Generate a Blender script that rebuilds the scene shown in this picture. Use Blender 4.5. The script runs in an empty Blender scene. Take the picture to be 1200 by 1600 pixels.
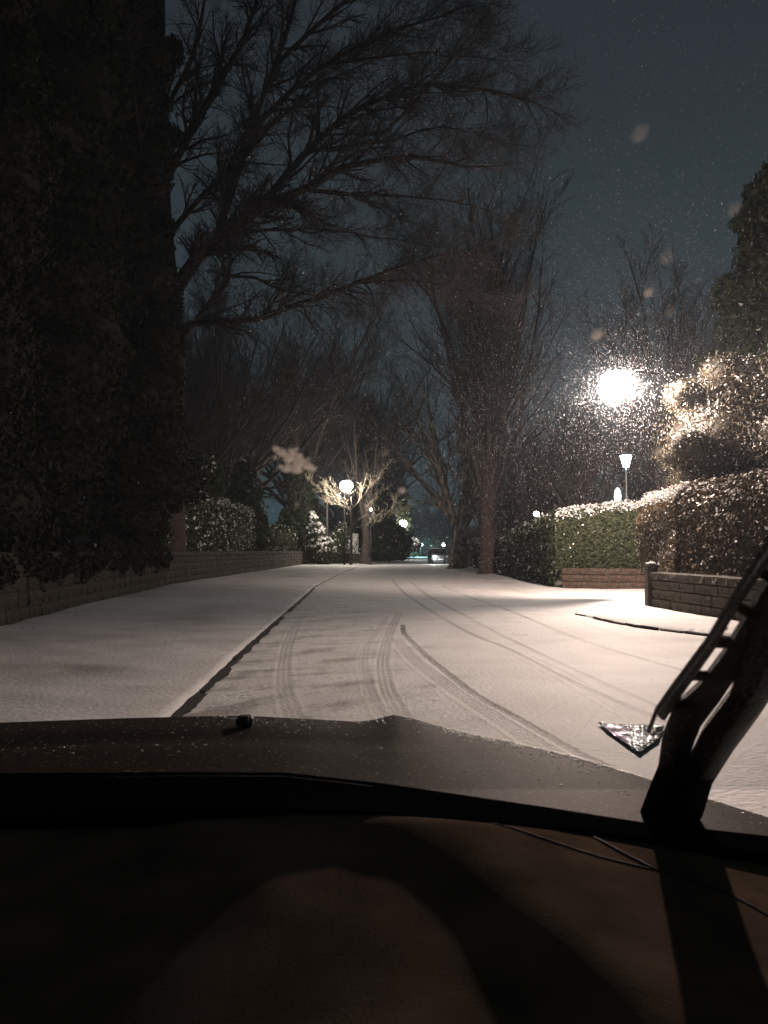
import bpy, math, random
import numpy as np
from mathutils import Vector, Matrix
SC = bpy.context.scene
COL = SC.collection
rng = np.random.default_rng(7)
random.seed(7)

# ------------------------------------------------------------------ camera
FPX, CX, CY, HOR, CAMZ = 1232.0, 600.0, 800.0, 861.0, 1.35
PITCH = math.atan((HOR - CY) / FPX)
cam_d = bpy.data.cameras.new('camera'); cam = bpy.data.objects.new('camera', cam_d); COL.objects.link(cam)
cam_d.sensor_fit = 'VERTICAL'; cam_d.sensor_height = 24.0
cam_d.lens = 24.0 * FPX / 1600.0
cam_d.clip_start = 0.02; cam_d.clip_end = 2000
cam.location = (0, 0, CAMZ); cam.rotation_euler = (math.pi / 2 + PITCH, 0, 0)
cam_d.dof.use_dof = True; cam_d.dof.focus_distance = 16.0
cam_d.dof.aperture_fstop = cam_d.lens / 2.2
SC.camera = cam
SC.view_settings.view_transform = 'Standard'; SC.view_settings.look = 'None'
SC.view_settings.exposure = 0.0; SC.view_settings.gamma = 1.0
SC.render.engine = 'CYCLES'
SC.cycles.use_denoising = True
SC.cycles.max_bounces = 6; SC.cycles.diffuse_bounces = 3; SC.cycles.glossy_bounces = 3
SC.cycles.transparent_max_bounces = 12; SC.cycles.volume_bounces = 0
SC.cycles.sample_clamp_indirect = 4.0; SC.cycles.sample_clamp_direct = 0.0

# ------------------------------------------------------------------ night sky, lit from below by the town
W = bpy.data.worlds.new('World'); SC.world = W; W.use_nodes = True
nt = W.node_tree; nt.nodes.clear()
o_ = nt.nodes.new('ShaderNodeOutputWorld'); bg = nt.nodes.new('ShaderNodeBackground')
tc = nt.nodes.new('ShaderNodeTexCoord'); sp = nt.nodes.new('ShaderNodeSeparateXYZ'); rp = nt.nodes.new('ShaderNodeValToRGB')
nt.links.new(tc.outputs['Generated'], sp.inputs[0]); nt.links.new(sp.outputs['Z'], rp.inputs[0])
rp.color_ramp.elements[0].position = 0.0; rp.color_ramp.elements[0].color = (0.046, 0.086, 0.098, 1)
rp.color_ramp.elements[1].position = 0.55; rp.color_ramp.elements[1].color = (0.023, 0.030, 0.037, 1)
e = rp.color_ramp.elements.new(0.2); e.color = (0.036, 0.052, 0.060, 1)
no = nt.nodes.new('ShaderNodeTexNoise'); no.inputs['Scale'].default_value = 3.0; no.inputs['Detail'].default_value = 3
nt.links.new(tc.outputs['Generated'], no.inputs['Vector'])
mr = nt.nodes.new('ShaderNodeMapRange'); mr.inputs['To Min'].default_value = 0.85; mr.inputs['To Max'].default_value = 1.15
nt.links.new(no.outputs['Fac'], mr.inputs['Value'])
nt.links.new(rp.outputs['Color'], bg.inputs['Color']); nt.links.new(mr.outputs['Result'], bg.inputs['Strength'])
nt.links.new(bg.outputs[0], o_.inputs['Surface'])

# ------------------------------------------------------------------ helpers: where a photographed point stands
cp, sn = math.cos(PITCH), math.sin(PITCH)
def ray(px, py):
    a, b = (px - CX) / FPX, (CY - py) / FPX
    return Vector((a, cp - b * sn, sn + b * cp))
CAM = Vector((0, 0, CAMZ))
def G(px, py, z=0.0):
    r = ray(px, py); return CAM + r * ((z - CAMZ) / r.z)
def P(px, py, Y):
    r = ray(px, py); return CAM + r * (Y / r.y)
WS_Y, WS_Z, WS_T = 0.97, 1.062, 0.577         # windscreen plane: z = WS_Z + WS_T*(WS_Y - y)
def WS(px, py, off=0.0):
    r = ray(px, py)
    t = (WS_Z + off + WS_T * WS_Y - CAMZ) / (r.z + WS_T * r.y)
    return CAM + r * t
def interp(tab):
    xs = [a for a, b in tab]; ys = [b for a, b in tab]
    return lambda v: np.interp(v, xs, ys)

# ------------------------------------------------------------------ helpers: materials
def mat(name, base=(0.5, 0.5, 0.5), rough=0.6, base2=None, nscale=8.0, bump=0.0, bscale=30.0, spec=0.5, metal=0.0,
        transl=0.0, detail=4.0, lo=0.35, hi=0.65, coat=0.0):
    m = bpy.data.materials.new(name); m.use_nodes = True
    n = m.node_tree; b = n.nodes['Principled BSDF']; out = n.nodes['Material Output']
    b.inputs['Base Color'].default_value = (*base, 1); b.inputs['Roughness'].default_value = rough
    b.inputs['Metallic'].default_value = metal; b.inputs['Specular IOR Level'].default_value = spec
    b.inputs['Coat Weight'].default_value = coat
    t = n.nodes.new('ShaderNodeTexCoord')
    if base2 is not None:
        x = n.nodes.new('ShaderNodeTexNoise'); x.inputs['Scale'].default_value = nscale; x.inputs['Detail'].default_value = detail
        c = n.nodes.new('ShaderNodeValToRGB'); c.color_ramp.elements[0].position = lo; c.color_ramp.elements[1].position = hi
        c.color_ramp.elements[0].color = (*base, 1); c.color_ramp.elements[1].color = (*base2, 1)
        n.links.new(t.outputs['Object'], x.inputs['Vector']); n.links.new(x.outputs['Fac'], c.inputs[0]); n.links.new(c.outputs[0], b.inputs['Base Color'])
    if bump:
        y = n.nodes.new('ShaderNodeTexNoise'); y.inputs['Scale'].default_value = bscale; y.inputs['Detail'].default_value = 4
        bb = n.nodes.new('ShaderNodeBump'); bb.inputs['Strength'].default_value = bump; bb.inputs['Distance'].default_value = 0.02
        n.links.new(t.outputs['Object'], y.inputs['Vector']); n.links.new(y.outputs['Fac'], bb.inputs['Height']); n.links.new(bb.outputs[0], b.inputs['Normal'])
    if transl:
        tr = n.nodes.new('ShaderNodeBsdfTranslucent'); tr.inputs[0].default_value = (*base, 1)
        mx = n.nodes.new('ShaderNodeMixShader'); mx.inputs[0].default_value = transl
        n.links.new(b.outputs[0], mx.inputs[1]); n.links.new(tr.outputs[0], mx.inputs[2]); n.links.new(mx.outputs[0], out.inputs['Surface'])
    return m
def emis(name, col, st, clear=0.0):
    m = bpy.data.materials.new(name); m.use_nodes = True; n = m.node_tree; n.nodes.clear()
    out = n.nodes.new('ShaderNodeOutputMaterial'); e = n.nodes.new('ShaderNodeEmission'); e.inputs[0].default_value = (*col, 1); e.inputs[1].default_value = st
    if clear:
        t = n.nodes.new('ShaderNodeBsdfTransparent'); mx = n.nodes.new('ShaderNodeMixShader'); mx.inputs[0].default_value = clear
        n.links.new(e.outputs[0], mx.inputs[1]); n.links.new(t.outputs[0], mx.inputs[2]); n.links.new(mx.outputs[0], out.inputs[0])
    else: n.links.new(e.outputs[0], out.inputs[0])
    return m
def snow_mat(name, thin=0.5):
    """snow that thins to wet asphalt where the vertex attribute 'worn' says so, plus scattered bare specks"""
    m = mat(name, (0.78, 0.76, 0.76), 0.75)
    n = m.node_tree; b = n.nodes['Principled BSDF']
    t = n.nodes.new('ShaderNodeTexCoord')
    a = n.nodes.new('ShaderNodeAttribute'); a.attribute_name = 'worn'
    n1 = n.nodes.new('ShaderNodeTexNoise'); n1.inputs['Scale'].default_value = 1.1; n1.inputs['Detail'].default_value = 5
    n2 = n.nodes.new('ShaderNodeTexNoise'); n2.inputs['Scale'].default_value = 14; n2.inputs['Detail'].default_value = 6; n2.inputs['Roughness'].default_value = 0.7
    for x in (n1, n2): n.links.new(t.outputs['Object'], x.inputs['Vector'])
    def mth(op, p, q, clamp=False):
        k = n.nodes.new('ShaderNodeMath'); k.operation = op; k.use_clamp = clamp
        for i, v in enumerate((p, q)):
            if isinstance(v, (int, float)): k.inputs[i].default_value = v
            else: n.links.new(v, k.inputs[i])
        return k.outputs[0]
    pr = mth('MULTIPLY', n1.outputs['Fac'], n2.outputs['Fac'])           # ~0.25 mean
    sp_ = mth('MULTIPLY', mth('SUBTRACT', pr, 0.345 - 0.03 * thin), 9.0, True)
    w = mth('MULTIPLY', a.outputs['Fac'], mth('MULTIPLY', n2.outputs['Fac'], 1.9))
    tot = mth('MAXIMUM', sp_, w); tot = mth('MINIMUM', tot, 0.97)
    mx = n.nodes.new('ShaderNodeMix'); mx.data_type = 'RGBA'
    n.links.new(tot, mx.inputs['Factor'])
    c = n.nodes.new('ShaderNodeValToRGB'); c.color_ramp.elements[0].position = 0.3; c.color_ramp.elements[1].position = 0.7
    c.color_ramp.elements[0].color = (0.60, 0.575, 0.565, 1); c.color_ramp.elements[1].color = (0.80, 0.785, 0.78, 1)
    n.links.new(n1.outputs['Fac'], c.inputs[0])
    n.links.new(c.outputs[0], mx.inputs['A']); mx.inputs['B'].default_value = (0.10, 0.095, 0.09, 1)
    n.links.new(mx.outputs['Result'], b.inputs['Base Color'])
    bb = n.nodes.new('ShaderNodeBump'); bb.inputs['Strength'].default_value = 0.5; bb.inputs['Distance'].default_value = 0.02
    n3 = n.nodes.new('ShaderNodeTexNoise'); n3.inputs['Scale'].default_value = 22; n3.inputs['Detail'].default_value = 5
    n.links.new(t.outputs['Object'], n3.inputs['Vector']); n.links.new(n3.outputs['Fac'], bb.inputs['Height']); n.links.new(bb.outputs[0], b.inputs['Normal'])
    return m

# ------------------------------------------------------------------ helpers: objects
def mesh_obj(name, V, F, mats, parent=None, midx=None, smooth=False, attr=None):
    me = bpy.data.meshes.new(name)
    V = np.asarray(V, dtype=np.float32)
    if isinstance(F, np.ndarray):
        nf, k = F.shape
        me.vertices.add(len(V)); me.vertices.foreach_set('co', V.ravel())
        me.loops.add(nf * k); me.loops.foreach_set('vertex_index', F.astype(np.int32).ravel())
        me.polygons.add(nf); me.polygons.foreach_set('loop_start', np.arange(0, nf * k, k, dtype=np.int32))
        me.update(calc_edges=True)
    else:
        me.from_pydata([tuple(map(float, v)) for v in V], [], F)
    for m in (mats if isinstance(mats, (list, tuple)) else [mats]): me.materials.append(m)
    if midx is not None: me.polygons.foreach_set('material_index', np.asarray(midx, dtype=np.int32))
    if smooth: me.polygons.foreach_set('use_smooth', np.ones(len(me.polygons), dtype=bool))
    if attr is not None:
        a = me.attributes.new('worn', 'FLOAT', 'POINT'); a.data.foreach_set('value', np.asarray(attr, dtype=np.float32))
    o = bpy.data.objects.new(name, me); COL.objects.link(o)
    if parent is not None: o.parent = parent
    return o
def tag(o, label=None, cat=None, group=None, kind=None):
    if label: o['label'] = label
    if cat: o['category'] = cat
    if group: o['group'] = group
    if kind: o['kind'] = kind
    return o
def thing(name, label, cat, loc=(0, 0, 0), rz=0.0, group=None, s=1.0):
    o = bpy.data.objects.new(name, None); COL.objects.link(o); o.location = loc; o.rotation_euler = (0, 0, rz); o.scale = (s, s, s)
    o.empty_display_size = 0.2
    return tag(o, label, cat, group)
def copy_tree(src, loc, rz=0.0, s=1.0, label=None, group=None, parent=None):
    c = src.copy(); COL.objects.link(c)
    if parent is None:
        c.location = loc; c.rotation_euler = (0, 0, rz); c.scale = (s, s, s) if not isinstance(s, tuple) else s
        if label: c['label'] = label
        if group: c['group'] = group
    else: c.parent = parent
    for ch in src.children: copy_tree(ch, None, parent=c)
    return c

class MB:
    """collects simple shapes into one mesh"""
    def __init__(s): s.v, s.f = [], []
    def add(s, V, F):
        b = len(s.v); s.v += [tuple(v) for v in V]; s.f += [tuple(b + i for i in f) for f in F]; return s
    def box(s, c, d, rz=0.0, taper=1.0, bev=0.0):
        cx, cy, cz = c; hx, hy, hz = d[0] / 2, d[1] / 2, d[2] / 2; ca, sa = math.cos(rz), math.sin(rz)
        if bev <= 0:
            V = [(x * (taper if z > 0 else 1), y * (taper if z > 0 else 1), z) for z in (-hz, hz) for x, y in ((-hx, -hy), (hx, -hy), (hx, hy), (-hx, hy))]
            F = [(3, 2, 1, 0), (4, 5, 6, 7), (0, 1, 5, 4), (1, 2, 6, 5), (2, 3, 7, 6), (3, 0, 4, 7)]
        else:
            rings = [(-hz, bev), (-hz + bev, 0), (hz - bev, 0), (hz, bev)]; V = []
            for z, i in rings:
                a, b = hx - i, hy - i; e = bev * .6
                V += [(-a + e, -b, z), (a - e, -b, z), (a, -b + e, z), (a, b - e, z), (a - e, b, z), (-a + e, b, z), (-a, b - e, z), (-a, -b + e, z)]
            F = [tuple(range(7, -1, -1)), tuple(range(24, 32))]
            for r in range(3):
                for i in range(8): F.append((r * 8 + i, r * 8 + (i + 1) % 8, r * 8 + 8 + (i + 1) % 8, r * 8 + 8 + i))
        return s.add([(cx + x * ca - y * sa, cy + x * sa + y * ca, cz + z) for x, y, z in V], F)
    def lathe(s, prof, c=(0, 0, 0), n=16, axis='Z'):
        V, F = [], []
        for r, z in prof:
            for i in range(n):
                a = 2 * math.pi * i / n; x, y = r * math.cos(a), r * math.sin(a)
                V.append((c[0] + x, c[1] + y, c[2] + z) if axis == 'Z' else ((c[0] + z, c[1] + x, c[2] + y) if axis == 'X' else (c[0] + x, c[1] + z, c[2] + y)))
        for k in range(len(prof) - 1):
            for i in range(n): F.append((k * n + i, k * n + (i + 1) % n, (k + 1) * n + (i + 1) % n, (k + 1) * n + i))
        F.append(tuple(range(n - 1, -1, -1))); F.append(tuple((len(prof) - 1) * n + i for i in range(n)))
        return s.add(V, F)
    def tube(s, pts, rad, n=8, cap=True):
        V, F = [], []; N = len(pts)
        pts = [Vector(p) for p in pts]
        if not hasattr(rad, '__len__'): rad = [rad] * N
        up = None
        for i in range(N):
            d = (pts[min(i + 1, N - 1)] - pts[max(i - 1, 0)]).normalized()
            if up is None: up = d.orthogonal().normalized()
            up = (up - d * up.dot(d)).normalized(); sd = d.cross(up)
            for k in range(n):
                a = 2 * math.pi * k / n; V.append(pts[i] + (up * math.cos(a) + sd * math.sin(a)) * rad[i])
        for i in range(N - 1):
            for k in range(n): F.append((i * n + k, i * n + (k + 1) % n, (i + 1) * n + (k + 1) % n, (i + 1) * n + k))
        if cap: F.append(tuple(range(n - 1, -1, -1))); F.append(tuple((N - 1) * n + k for k in range(n)))
        return s.add(V, F)
    def build(s, name, m, parent=None, smooth=False):
        o = mesh_obj(name, s.v, s.f, m, parent, smooth=smooth); return o
def grid_faces(nr, nc):
    i = np.arange(nr * nc).reshape(nr, nc)
    return np.stack([i[:-1, :-1], i[:-1, 1:], i[1:, 1:], i[1:, :-1]], -1).reshape(-1, 4)
def smooth_noise(x, y, seed=0, octs=3):
    r = np.random.default_rng(seed); out = 0
    for k in range(octs):
        for _ in range(4):
            a = r.uniform(0, 2 * math.pi); f = (2.1 ** k) * r.uniform(.7, 1.3)
            out = out + np.sin((x * math.cos(a) + y * math.sin(a)) * f + r.uniform(0, 6.28)) / (1.9 ** k) / 4
    return out

# ------------------------------------------------------------------ materials
M = dict(
    snow=mat('snow', (0.8, 0.78, 0.77), 0.7, transl=0.15),
    asphalt=mat('wet_asphalt', (0.012, 0.011, 0.010), 0.6, (0.04, 0.036, 0.032), 30, bump=0.8, bscale=50, spec=0.15),
    bark=mat('bark', (0.026, 0.019, 0.015), 0.9, (0.06, 0.044, 0.034), 5, bump=0.7, bscale=14),
    bark_pale=mat('plane_bark', (0.10, 0.08, 0.06), 0.85, (0.30, 0.25, 0.19), 2.2, bump=0.6, bscale=12, lo=.45, hi=.6),
    twig=mat('twig', (0.038, 0.028, 0.026), 0.8, (0.07, 0.053, 0.046), 3),
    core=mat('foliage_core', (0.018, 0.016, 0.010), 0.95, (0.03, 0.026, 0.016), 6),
    ivy=mat('ivy_leaf', (0.008, 0.010, 0.006), 0.7, (0.030, 0.030, 0.018), 3.5, spec=.15, transl=0.12),
    yew=mat('yew_leaf', (0.022, 0.032, 0.015), 0.55, (0.055, 0.066, 0.03), 5, spec=.15, transl=0.15),
    privet=mat('privet_leaf', (0.022, 0.030, 0.013), 0.6, (0.060, 0.068, 0.03), 7, spec=.15, transl=0.2),
    beech=mat('beech_leaf', (0.09, 0.06, 0.035), 0.6, (0.20, 0.155, 0.09), 7, spec=.15, transl=0.2),
    beech_shaded=mat('shaded_beech_leaf', (0.05, 0.035, 0.02), 0.6, (0.12, 0.085, 0.05), 7, spec=.15, transl=0.1),  # beech leaf copy with shade put into its colour
    conifer=mat('conifer_spray', (0.055, 0.044, 0.027), 0.6, (0.135, 0.107, 0.072), 4, spec=.15, transl=0.2),
    stone=mat('sandstone', (0.022, 0.017, 0.012), 0.9, (0.08, 0.062, 0.042), 3.0, bump=0.8, bscale=18),
    stone_red=mat('red_sandstone', (0.035, 0.021, 0.014), 0.9, (0.085, 0.053, 0.036), 3.0, bump=0.8, bscale=18),
    mortar=mat('mortar', (0.05, 0.045, 0.035), 0.95, (0.08, 0.07, 0.055), 9),
    kerb=mat('wet_kerb', (0.015, 0.014, 0.012), 0.6, (0.05, 0.046, 0.04), 9, bump=0.6, bscale=40, spec=.15),
    lampmetal=mat('lamp_grey', (0.009, 0.009, 0.009), 0.7, (0.016, 0.016, 0.016), 12, spec=.05),
    black=mat('black_iron', (0.02, 0.02, 0.02), 0.4, (0.03, 0.03, 0.03), 20),
    wood=mat('wooden_post', (0.09, 0.065, 0.045), 0.85, (0.14, 0.10, 0.07), 6, bump=.4),
    tree_snow=mat('snow_on_bark', (0.30, 0.26, 0.19), 0.8),
)
SNOWM = snow_mat('road_snow', 0.4); SNOWP = snow_mat('pavement_snow', 0.7)

# ------------------------------------------------------------------ ground, road, pavements
def tabpx(L): 
    pts = [G(a, b) for a, b in L]; return sorted((p.y, p.x) for p in pts)
KL = tabpx([(245, 1130), (265, 1112), (300, 1082), (365, 1022), (430, 967), (462, 940), (490, 916), (528, 897), (556, 887), (576, 881.5)])
KL = [(-8, -1.55), (0, -1.65)] + KL + [(130, 1.2), (300, 9.0)]
KR = tabpx([(1150, 997), (1105, 994), (1060, 988), (1000, 981), (940, 970), (905, 961)])
KR = [(-8, 8.6), (0, 7.2), (8, 6.0)] + KR + [(22.5, 4.3), (38, 4.8), (57, 4.9), (87, 6.0), (130, 9.5), (300, 18.0)]
xl, xr = interp(KL), interp(KR)
rows = [-8.0, -4, 0, 2, 3.5, 4.5]
y = 5.0
while y < 300: rows.append(y); y += max(0.028, y * y / 1663 * 1.0)
rows = np.array(rows)

TR = []   # tyre tracks: polyline, half width, strength, grooves
def trk(pts, hw, st, gr): TR.append((np.array([[G(a, b).x, G(a, b).y] for a, b in pts]), hw, st, gr))
trk([(470, 965), (458, 985), (446, 1018), (442, 1067), (450, 1100), (464, 1135)], .085, .42, 3)
trk([(605, 962), (588, 985), (570, 1012), (567, 1045), (580, 1088), (606, 1130)], .06, .32, 2)
trk([(624, 955), (614, 975), (602, 1007), (597, 1040), (606, 1083), (632, 1130)], .08, .45, 3)
trk([(629, 975), (630, 985), (637, 996), (672, 1030), (737, 1083), (792, 1115), (889, 1170), (950, 1200)], .045, .75, 1)
trk([(618, 1000), (640, 1025), (665, 1048), (737, 1100), (813, 1148), (860, 1180)], .09, .42, 4)
trk([(612, 905), (630, 925), (662, 947), (727, 985), (792, 1013), (895, 1067), (1015, 1118), (1090, 1150)], .05, .42, 1)
trk([(640, 908), (668, 930), (710, 953), (792, 996), (900, 1048), (1030, 1105)], .045, .35, 1)
trk([(690, 915), (740, 935), (792, 953), (900, 996), (1000, 1027), (1090, 1052)], .05, .36, 1)
trk([(730, 915), (800, 935), (900, 970), (1000, 1002), (1100, 1030)], .05, .22, 2)
trk([(820, 1025), (870, 1048), (930, 1085), (1000, 1125)], .09, .15, 3)
def seg_dist(X, Y, poly):
    best = np.full(X.shape, 1e9); sd = np.zeros(X.shape)
    for (ax, ay), (bx, by) in zip(poly[:-1], poly[1:]):
        dx, dy = bx - ax, by - ay; L2 = dx * dx + dy * dy
        t = np.clip(((X - ax) * dx + (Y - ay) * dy) / L2, 0, 1)
        d = np.hypot(X - ax - t * dx, Y - ay - t * dy)
        s = np.sign((X - ax) * dy - (Y - ay) * dx)
        m = d < best; best[m] = d[m]; sd[m] = (s * d)[m]
    return best, sd
def densify(p):
    out = []
    for k in range(len(p) - 1):
        p0 = p[max(k - 1, 0)]; p1 = p[k]; p2 = p[k + 1]; p3 = p[min(k + 2, len(p) - 1)]
        for t in np.linspace(0, 1, 6, endpoint=False):
            out.append(.5 * ((2 * p1) + (-p0 + p2) * t + (2 * p0 - 5 * p1 + 4 * p2 - p3) * t * t + (-p0 + 3 * p1 - 3 * p2 + p3) * t ** 3))
    out.append(p[-1]); return np.array(out)
NC = 420
U = np.linspace(0, 1, NC)[None, :]
XL = xl(rows)[:, None]; XR = xr(rows)[:, None]
X = XL + 0.10 + (XR - XL - 0.10) * U; Yg = np.repeat(rows[:, None], NC, 1)
worn = np.zeros(X.shape); Z = 0.012 * smooth_noise(X * .8, Yg * .8, 3)
for poly, hw, st, gr in TR:
    d, sd = seg_dist(X, Yg, densify(poly))
    w = d < hw * 1.3
    ridge = 0.55 + 0.45 * np.cos(sd / hw * math.pi * gr) if gr > 1 else 1.0
    edge = np.clip((hw - d) / (hw * .3) + .4, 0, 1)
    along = 0.75 + 0.35 * smooth_noise(X * 2.5, Yg * 1.5, 11)
    v = np.where(w, edge * ridge * st * along, 0); v = np.clip(v * 1.3, 0, 1)
    worn = np.maximum(worn, v); Z -= 0.007 * v
    Z += 0.002 * np.where((d > hw) & (d < hw * 1.5), 1, 0)
# scuffed patches where the car turned, and thin snow along the gutter
for (a, b, rx, ry, st) in ((585, 1022, .32, .22, .5), (600, 1106, .25, .1, .45), (400, 1022, .35, .12, .45), (540, 1020, .8, .05, .3), (380, 1040, .3, .12, .4), (330, 1100, .2, .12, .35), (632, 962, .22, .4, .3), (1060, 1000, .4, .5, .2)):
    g = G(a, b); q = ((X - g.x) / rx) ** 2 + ((Yg - g.y) / ry) ** 2
    worn = np.maximum(worn, st * np.exp(-q) * (0.5 + 0.8 * np.clip(smooth_noise(X * 5, Yg * 7, 5), 0, 1)))
fr = np.clip(1 - (X - XL) / 3.0, 0, 1) ** .7 * np.clip(1.25 - Yg / 20, 0, 1)
worn = np.maximum(worn, np.clip(fr * (0.08 + 1.1 * smooth_noise(X * 9, Yg * 6, 9, 4)), 0, .6))
Z[:, -1] = 0.0
V = np.stack([X, Yg, Z], -1).reshape(-1, 3)
road = tag(mesh_obj('road', V, grid_faces(len(rows), NC), SNOWM, smooth=True, attr=worn.ravel()), 'snow covered road surface with curving tyre tracks', kind='structure')

GL = [(a, b) for a, b in ((-200, 1040), (0, 985), (130, 950), (270, 915), (380, 893), (495, 880.5))]
WL = [(G(a, b).x, G(a, b).y) for a, b in GL]              # foot of the left garden wall
WL[0] = (-6.15, 8.0)
wl = interp(sorted((b, a) for a, b in WL))
mounds = [(G(762, 897), .9, .28), (G(715, 888), .9, .2), (G(571, 881.5), .8, .15)]
def pav(name, side):
    nc = 120; u = np.linspace(0, 1, nc)[None, :] ** (1.5)
    e0 = (XL if side < 0 else XR)
    far = np.full_like(e0, -26.0) if side < 0 else np.full_like(e0, 34.0)
    x = e0 + (far - e0) * u; yy = np.repeat(rows[:, None], nc, 1)
    h = 0.075 + 0.02 * smooth_noise(x * .7, yy * .7, 21 if side < 0 else 22) + 0.008 * smooth_noise(x * 4, yy * 4, 23)
    for g, r, a in mounds: h += a * np.exp(-((x - g.x) ** 2 + (yy - g.y) ** 2) / r ** 2)
    if side < 0: h -= .048 * np.exp(-(e0 - x) / .8)
    h[:, 0] = -0.04; h[:, 1] = .022 if side < 0 else .055
    if side < 0:
        for g0, g1 in ((16.1, 17.3), (28.3, 29.4), (36.5, 38.5)): h[:, 0] = np.where((rows > g0) & (rows < g1), .012, h[:, 0])
    if side < 0: x[:, 1] = x[:, 0] + .068; x[:, 0] += .083
    else: h[:, 0] = np.where(rows > 16.6, .0, -.06); h[:, 1] = np.where(rows > 16.6, .004, .018)
    if side > 0:
        k_ = np.clip((x - x[:, :1]) / 1.2, 0, 1); k_ = np.maximum(k_, (rows[:, None] < 16.6) * np.clip((x - x[:, :1]) / .25 + .3, 0, 1)); h = np.where(np.arange(nc)[None] > 1, h * k_, h)
    wn = np.clip(0.22 * smooth_noise(x * 1.0, yy * 1.1, 31) - .03, 0, .35) * 1.8
    if side < 0:
        for (a, b, rx, ry, st) in ((90, 1058, 1.1, .9, .55), (60, 1110, .8, .3, .3), (330, 1008, .9, .5, .25), (190, 1020, .8, .6, .3), (215, 1082, .08, .1, .5), (200, 1066, .2, .06, .5), (20, 1010, 1.2, 1.5, .45)):
            g = G(a, b); wn = np.maximum(wn, st * np.exp(-((x - g.x) / rx) ** 2 - ((yy - g.y) / ry) ** 2) * (.8 + .5 * smooth_noise(x * 6, yy * 6, 37)))
    if side < 0: wn = np.clip(wn + .25 * np.exp(-np.abs(x - wl(yy)) / .35), 0, .8)
    wn[:, 0] = np.where(h[:, 0] > .005, 0, .9) if side < 0 else 0
    if side > 0:
        for (a, b, rx, ry, st) in ((740, 906, .5, 1.3, .6), (795, 912, .3, 1.0, .4)):
            g = G(a, b); wn = np.maximum(wn, st * np.exp(-((x - g.x) / rx) ** 2 - ((yy - g.y) / ry) ** 2))
    F = grid_faces(len(rows), nc)
    if side < 0: F = F[:, ::-1]
    return tag(mesh_obj(name, np.stack([x, yy, h], -1).reshape(-1, 3), F, SNOWP, smooth=True, attr=wn.ravel()), kind='structure')
pav('pavement', -1); pav('footway', 1)
gr = MB(); gr.add([(-600, -60, -.09), (600, -60, -.09), (600, 900, -.09), (-600, 900, -.09)], [(0, 1, 2, 3)])
tag(gr.build('ground', mat('field_snow', (0.4, 0.39, 0.38), .9, (.6, .59, .58), .1)), kind='structure')

# kerb stones along the left edge of the road, their wet faces bare of snow
ks = tag(bpy.data.objects.new('kerb', None), None, None, None, 'structure'); COL.objects.link(ks)
kmesh = []
for v in range(4):
    b = MB(); b.box((0, 0, 0), (.16, .88, .17), bev=.018)
    o = b.build('kerb_stone', M['kerb'], ks); me = o.data
    for vert in me.vertices: vert.co += Vector((random.uniform(-.006, .006), random.uniform(-.01, .01), random.uniform(-.006, .006)))
    kmesh.append(me); bpy.data.objects.remove(o)
yy_ = -2.0; kk = 0
while yy_ < 62:
    Lk = .915
    if any(g0 - .75 < yy_ < g1 for g0, g1 in ((16.1, 17.3), (28.3, 29.4), (36.5, 38.5))): yy_ += .3; continue
    x0, x1 = float(xl(yy_)), float(xl(yy_ + Lk)); a = math.atan2(x1 - x0, Lk)
    o = bpy.data.objects.new('kerb_stone', kmesh[kk % 4]); COL.objects.link(o); o.parent = ks
    o.location = ((x0 + x1) / 2 + .012 + random.uniform(-.008, .008), yy_ + Lk / 2, -.066 + random.uniform(-.006, .004)); o.rotation_euler = (0, 0, -a + random.uniform(-.006, .006))
    yy_ += Lk * math.cos(a); kk += 1
# bare wet gutter, broken by bits of drifted snow
gv, gf = [], []
gy = np.arange(3, 46, .06)
gx = xl(gy)
gw = 0.095 + 0.035 * np.clip(smooth_noise(gy * 7, gy * 0, 44, 3), -1, 1)
gapY = G(437, 961).y
gw = np.where(((gy > 16.1) & (gy < 17.3)) | ((gy > 36.5) & (gy < 38.5)) | (np.abs(gy - 7.55) < .07) | (np.abs(gy - 29) < .6) | (np.abs(gy - 9.7) < .05), 0.002, gw) * np.clip((46 - gy) / 20, .15, 1)
for i in range(len(gy)): gv += [(gx[i] + .075 - .012 * math.sin(gy[i] * 7.7) * math.sin(gy[i] * 3.3), gy[i], .027), (gx[i] + .085 + gw[i], gy[i], .020)]
gf = [(2 * i, 2 * i + 1, 2 * i + 3, 2 * i + 2) for i in range(len(gy) - 1)]
tag(mesh_obj('gutter', gv, gf, M['asphalt']), kind='structure')
# right-hand kerb: thin bare line
kr = tag(bpy.data.objects.new('kerb_line', None), kind='structure'); COL.objects.link(kr)
yy_ = 8.0
while yy_ < 16.4:
    Lk = .46; x0, x1 = float(xr(yy_)), float(xr(yy_ + Lk)); a = math.atan2(x1 - x0, Lk)
    if not (15.45 < yy_ < 15.95 or 13.6 < yy_ < 13.75):
        w_ = .22 + .45 * max(0, min(1, (15 - yy_) / 4)) + random.uniform(-.08, .1)
        o = bpy.data.objects.new('kerb_stone', kmesh[kk % 4]); COL.objects.link(o); o.parent = kr
        o.location = ((x0 + x1) / 2 - .02 + random.uniform(-.03, .03), yy_ + Lk / 2, -.028 + random.uniform(-.012, .008)); o.rotation_euler = (0, 0, -a + random.uniform(-.12, .12)); o.scale = (w_, .53, .8)
    yy_ += Lk; kk += 1
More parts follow.
